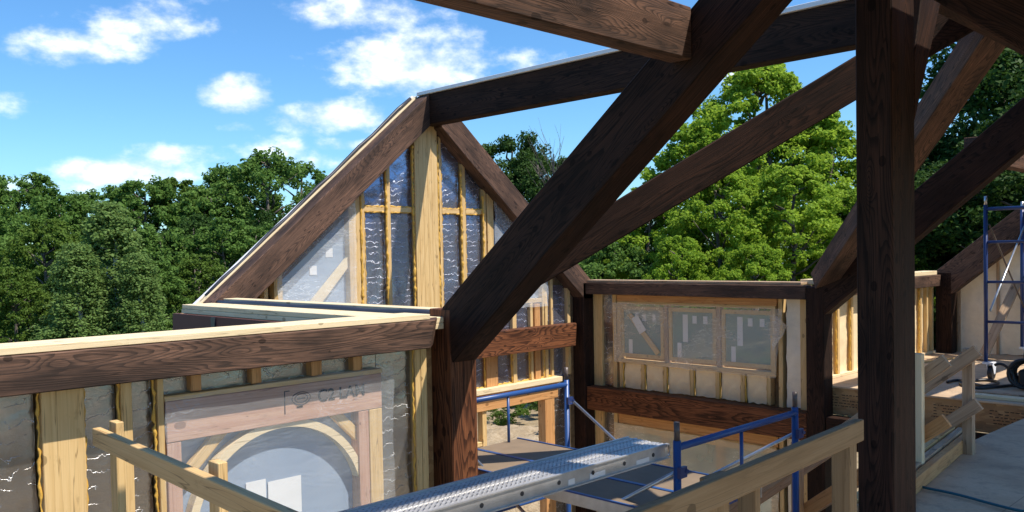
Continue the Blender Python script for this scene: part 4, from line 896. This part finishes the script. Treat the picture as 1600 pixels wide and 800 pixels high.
proto('shrub0', 'shrub', BARK, H=2.4, W=3.2, seed=51, nclump=70, nleaf=80, lsize=.07, base=.05, clr=(.25, .45))
def tree(name, key, px, ytop, dist, label, cat='tree', group=None, sxy=1.0, gz=0):
    """stands dist metres away in the direction of pixel column px; its top reaches row ytop"""
    p = onD(px, 400, dist); tm, cm, H = protos[key]; ztop = onD(px, ytop, dist).z+EZ; s = (ztop-gz)/H
    o = bpy.data.objects.new(name, None); col.objects.link(o); o.location = (p.x, p.y, gz); o.rotation_euler = (0, 0, R.uniform(0, 6.28)); o.scale = (s*sxy, s*sxy, s); tag(o, label, cat, group)
    for nm, me in (('trunk', tm), ('crown', cm)):
        c = bpy.data.objects.new(nm, me); col.objects.link(c); c.parent = o
    return o
g_ = 'trees of the woods behind the left wall'
L1 = [(-60, 270, 38, 'oak0'), (35, 276, 40, 'oak1'), (95, 300, 37, 'oak0'), (165, 296, 41, 'oak1'), (228, 278, 38, 'oak0'), (285, 283, 40, 'oak3'), (335, 290, 38, 'oak1'), (372, 262, 41, 'oak1'), (425, 240, 39, 'oak2'), (470, 258, 42, 'oak2'), (520, 290, 38, 'oak0'), (580, 300, 40, 'oak1')]
names_l = ['tree at the extreme left edge of the woods, cut by the picture edge', 'tall round headed tree near the left edge of the woods', 'low topped tree right of the tall one near the left edge', 'dark leafy tree behind the pale birch', 'highest dark round tree of the middle of the woods', 'broad dark tree just right of the highest middle tree', 'dense tree between the broad tree and the gable rafter', 'tall narrow tree with feathery top left of the open crowned tree', 'open crowned airy tree against the cloud beside the gable rafter', 'thin see-through tree nearest the sloping gable rafter', 'tree hidden behind the lower gable rafter', 'tree behind the film covered side window of the gable']
for (px, yt, d_, ky), lb in zip(L1, names_l): tree('oak_tree', ky, px, yt, d_, lb, 'tree', g_)
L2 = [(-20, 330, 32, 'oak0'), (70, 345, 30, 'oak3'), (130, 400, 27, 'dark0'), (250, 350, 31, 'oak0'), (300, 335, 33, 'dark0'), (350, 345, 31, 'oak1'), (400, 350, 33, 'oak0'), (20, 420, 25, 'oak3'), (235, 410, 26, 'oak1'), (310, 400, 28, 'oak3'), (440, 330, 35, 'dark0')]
nm2 = ['lower green tree in front at the far left', 'mid height tree before the low topped tree at left', 'small dark tree left of the pale birch', 'mid height tree just right of the pale birch', 'deep green tree in the second row left of the gable', 'mid height tree in the second row near the gable corner', 'second row tree touching the gable rafter', 'bright small tree above the left wall at the picture edge', 'small leafy tree right below the pale birch', 'small tree above the brown sheathing corner', 'dark tree behind the lower end of the gable rafter']
for (px, yt, d_, ky), lb in zip(L2, nm2): tree('oak_tree', ky, px, yt, d_, lb, 'tree', g_)
tree('birch_tree', 'birch0', 172, 322, 25, 'pale green birch with white trunk standing before the dark woods', 'tree', sxy=1.35); tree('birch_tree', 'birch0', 215, 400, 24, 'smaller pale birch leaning on the right side of the larger one', 'tree', sxy=1.3); tree('birch_tree', 'birch0', 120, 385, 24, 'small pale birch on the left side of the larger one', 'tree', sxy=1.4)
L3 = [(800, 212, 46, 'dark0', 'dark narrow tree in the sky gap right of the gable ridge', 1.0), (846, 236, 44, 'dark0', 'dark tree partly behind the big sloping rafter', .9), (760, 300, 40, 'oak0', 'tree behind the right gable rafter', 1), (890, 250, 48, 'oak2', 'thin tree with half bare top beside the big sloping rafter', .8), (905, 330, 38, 'oak1', 'tree behind the crossing of the big rafter and the valley rafter', 1)]
for px, yt, d_, ky, lb, sx_ in L3: tree('oak_tree', ky, px, yt, d_, lb, 'tree', 'trees behind the gable', sx_)
L4 = [(1190, 108, 30, 'maple0', 'tallest bright maple whose top meets the ridge beam', 1), (1085, 195, 29, 'maple1', 'bright maple left of the tallest one behind the valley rafter', 1), (1010, 300, 28, 'maple1', 'lower maple between the two sloping rafters', 1.1), (1290, 175, 30, 'maple1', 'bright maple just left of the big near post', 1.15), (960, 372, 27, 'oak0', 'dark tree above the left end of the window wall', 1), (1130, 270, 26, 'maple0', 'maple with lit tufts in front above the window wall', .95), (1240, 265, 25, 'maple1', 'bright front maple above the right half of the window wall', 1.1), (1060, 372, 24, 'maple1', 'low tree directly behind the triple window wall', 1), (1180, 385, 23, 'maple0', 'low tree behind the top of the window wall at right', 1), (1330, 300, 27, 'maple0', 'maple hidden partly by the big near post', 1)]
for px, yt, d_, ky, lb, sx_ in L4: tree('maple_tree', ky, px, yt, d_, lb, 'tree', 'maples behind the window wall', sx_)
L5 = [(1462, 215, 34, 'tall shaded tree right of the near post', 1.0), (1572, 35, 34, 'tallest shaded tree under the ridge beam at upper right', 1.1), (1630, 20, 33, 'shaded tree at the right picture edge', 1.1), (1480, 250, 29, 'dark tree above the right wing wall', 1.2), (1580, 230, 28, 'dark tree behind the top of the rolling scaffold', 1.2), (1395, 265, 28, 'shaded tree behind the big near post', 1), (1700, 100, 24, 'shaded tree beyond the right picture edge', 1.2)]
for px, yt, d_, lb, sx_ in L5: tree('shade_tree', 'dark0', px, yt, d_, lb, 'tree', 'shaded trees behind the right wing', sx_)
for i, (px, d_, yt, lb) in enumerate(((790, 24, 625, 'green shrub left of the pale stump beyond the dirt pile'), (850, 25, 615, 'green shrub right of the pale stump beyond the dirt pile'), (760, 27, 610, 'shrub beyond the doorway at its left jamb'), (820, 29, 600, 'taller shrub in the middle beyond the dirt pile'), (1110, 20, 560, 'shrub outside the lower window'), (990, 20, 560, 'shrub outside the lower window left side'))): tree('shrub', 'shrub0', px, yt, d_, lb, 'shrub', 'shrubs beyond the dirt pile', 1.3)
# bare tree beside the big rafter
bt = thing('bare_tree', 'leafless grey tree against the sky left of the big sloping rafter', 'tree', (0, 0, -4.75)); base_ = onD(868, 400, 42); b = MB(); rn = random.Random(5)
limb(b, (base_.x, base_.y, 0), (base_.x, base_.y, 9.5), .12, .03, 6, 5, .1, rn)
for k in range(26):
    z = rn.uniform(6.2, 9.6); a = rn.uniform(0, 6.28); L_ = rn.uniform(.5, 1.3); s = (base_.x, base_.y, z-.4); e = (base_.x+cos(a)*L_, base_.y+sin(a)*L_, z+rn.uniform(.8, 1.8)); limb(b, s, e, .025, .008, 4, 3, .08, rn)
    for _ in range(2): limb(b, Vector(s).lerp(Vector(e), rn.uniform(.4, .8)), Vector(e)+Vector((rn.uniform(-.5, .5), rn.uniform(-.5, .5), rn.uniform(0, .7))), .012, .005, 4, 2, .03, rn)
b.build('branches', BARK, bt)
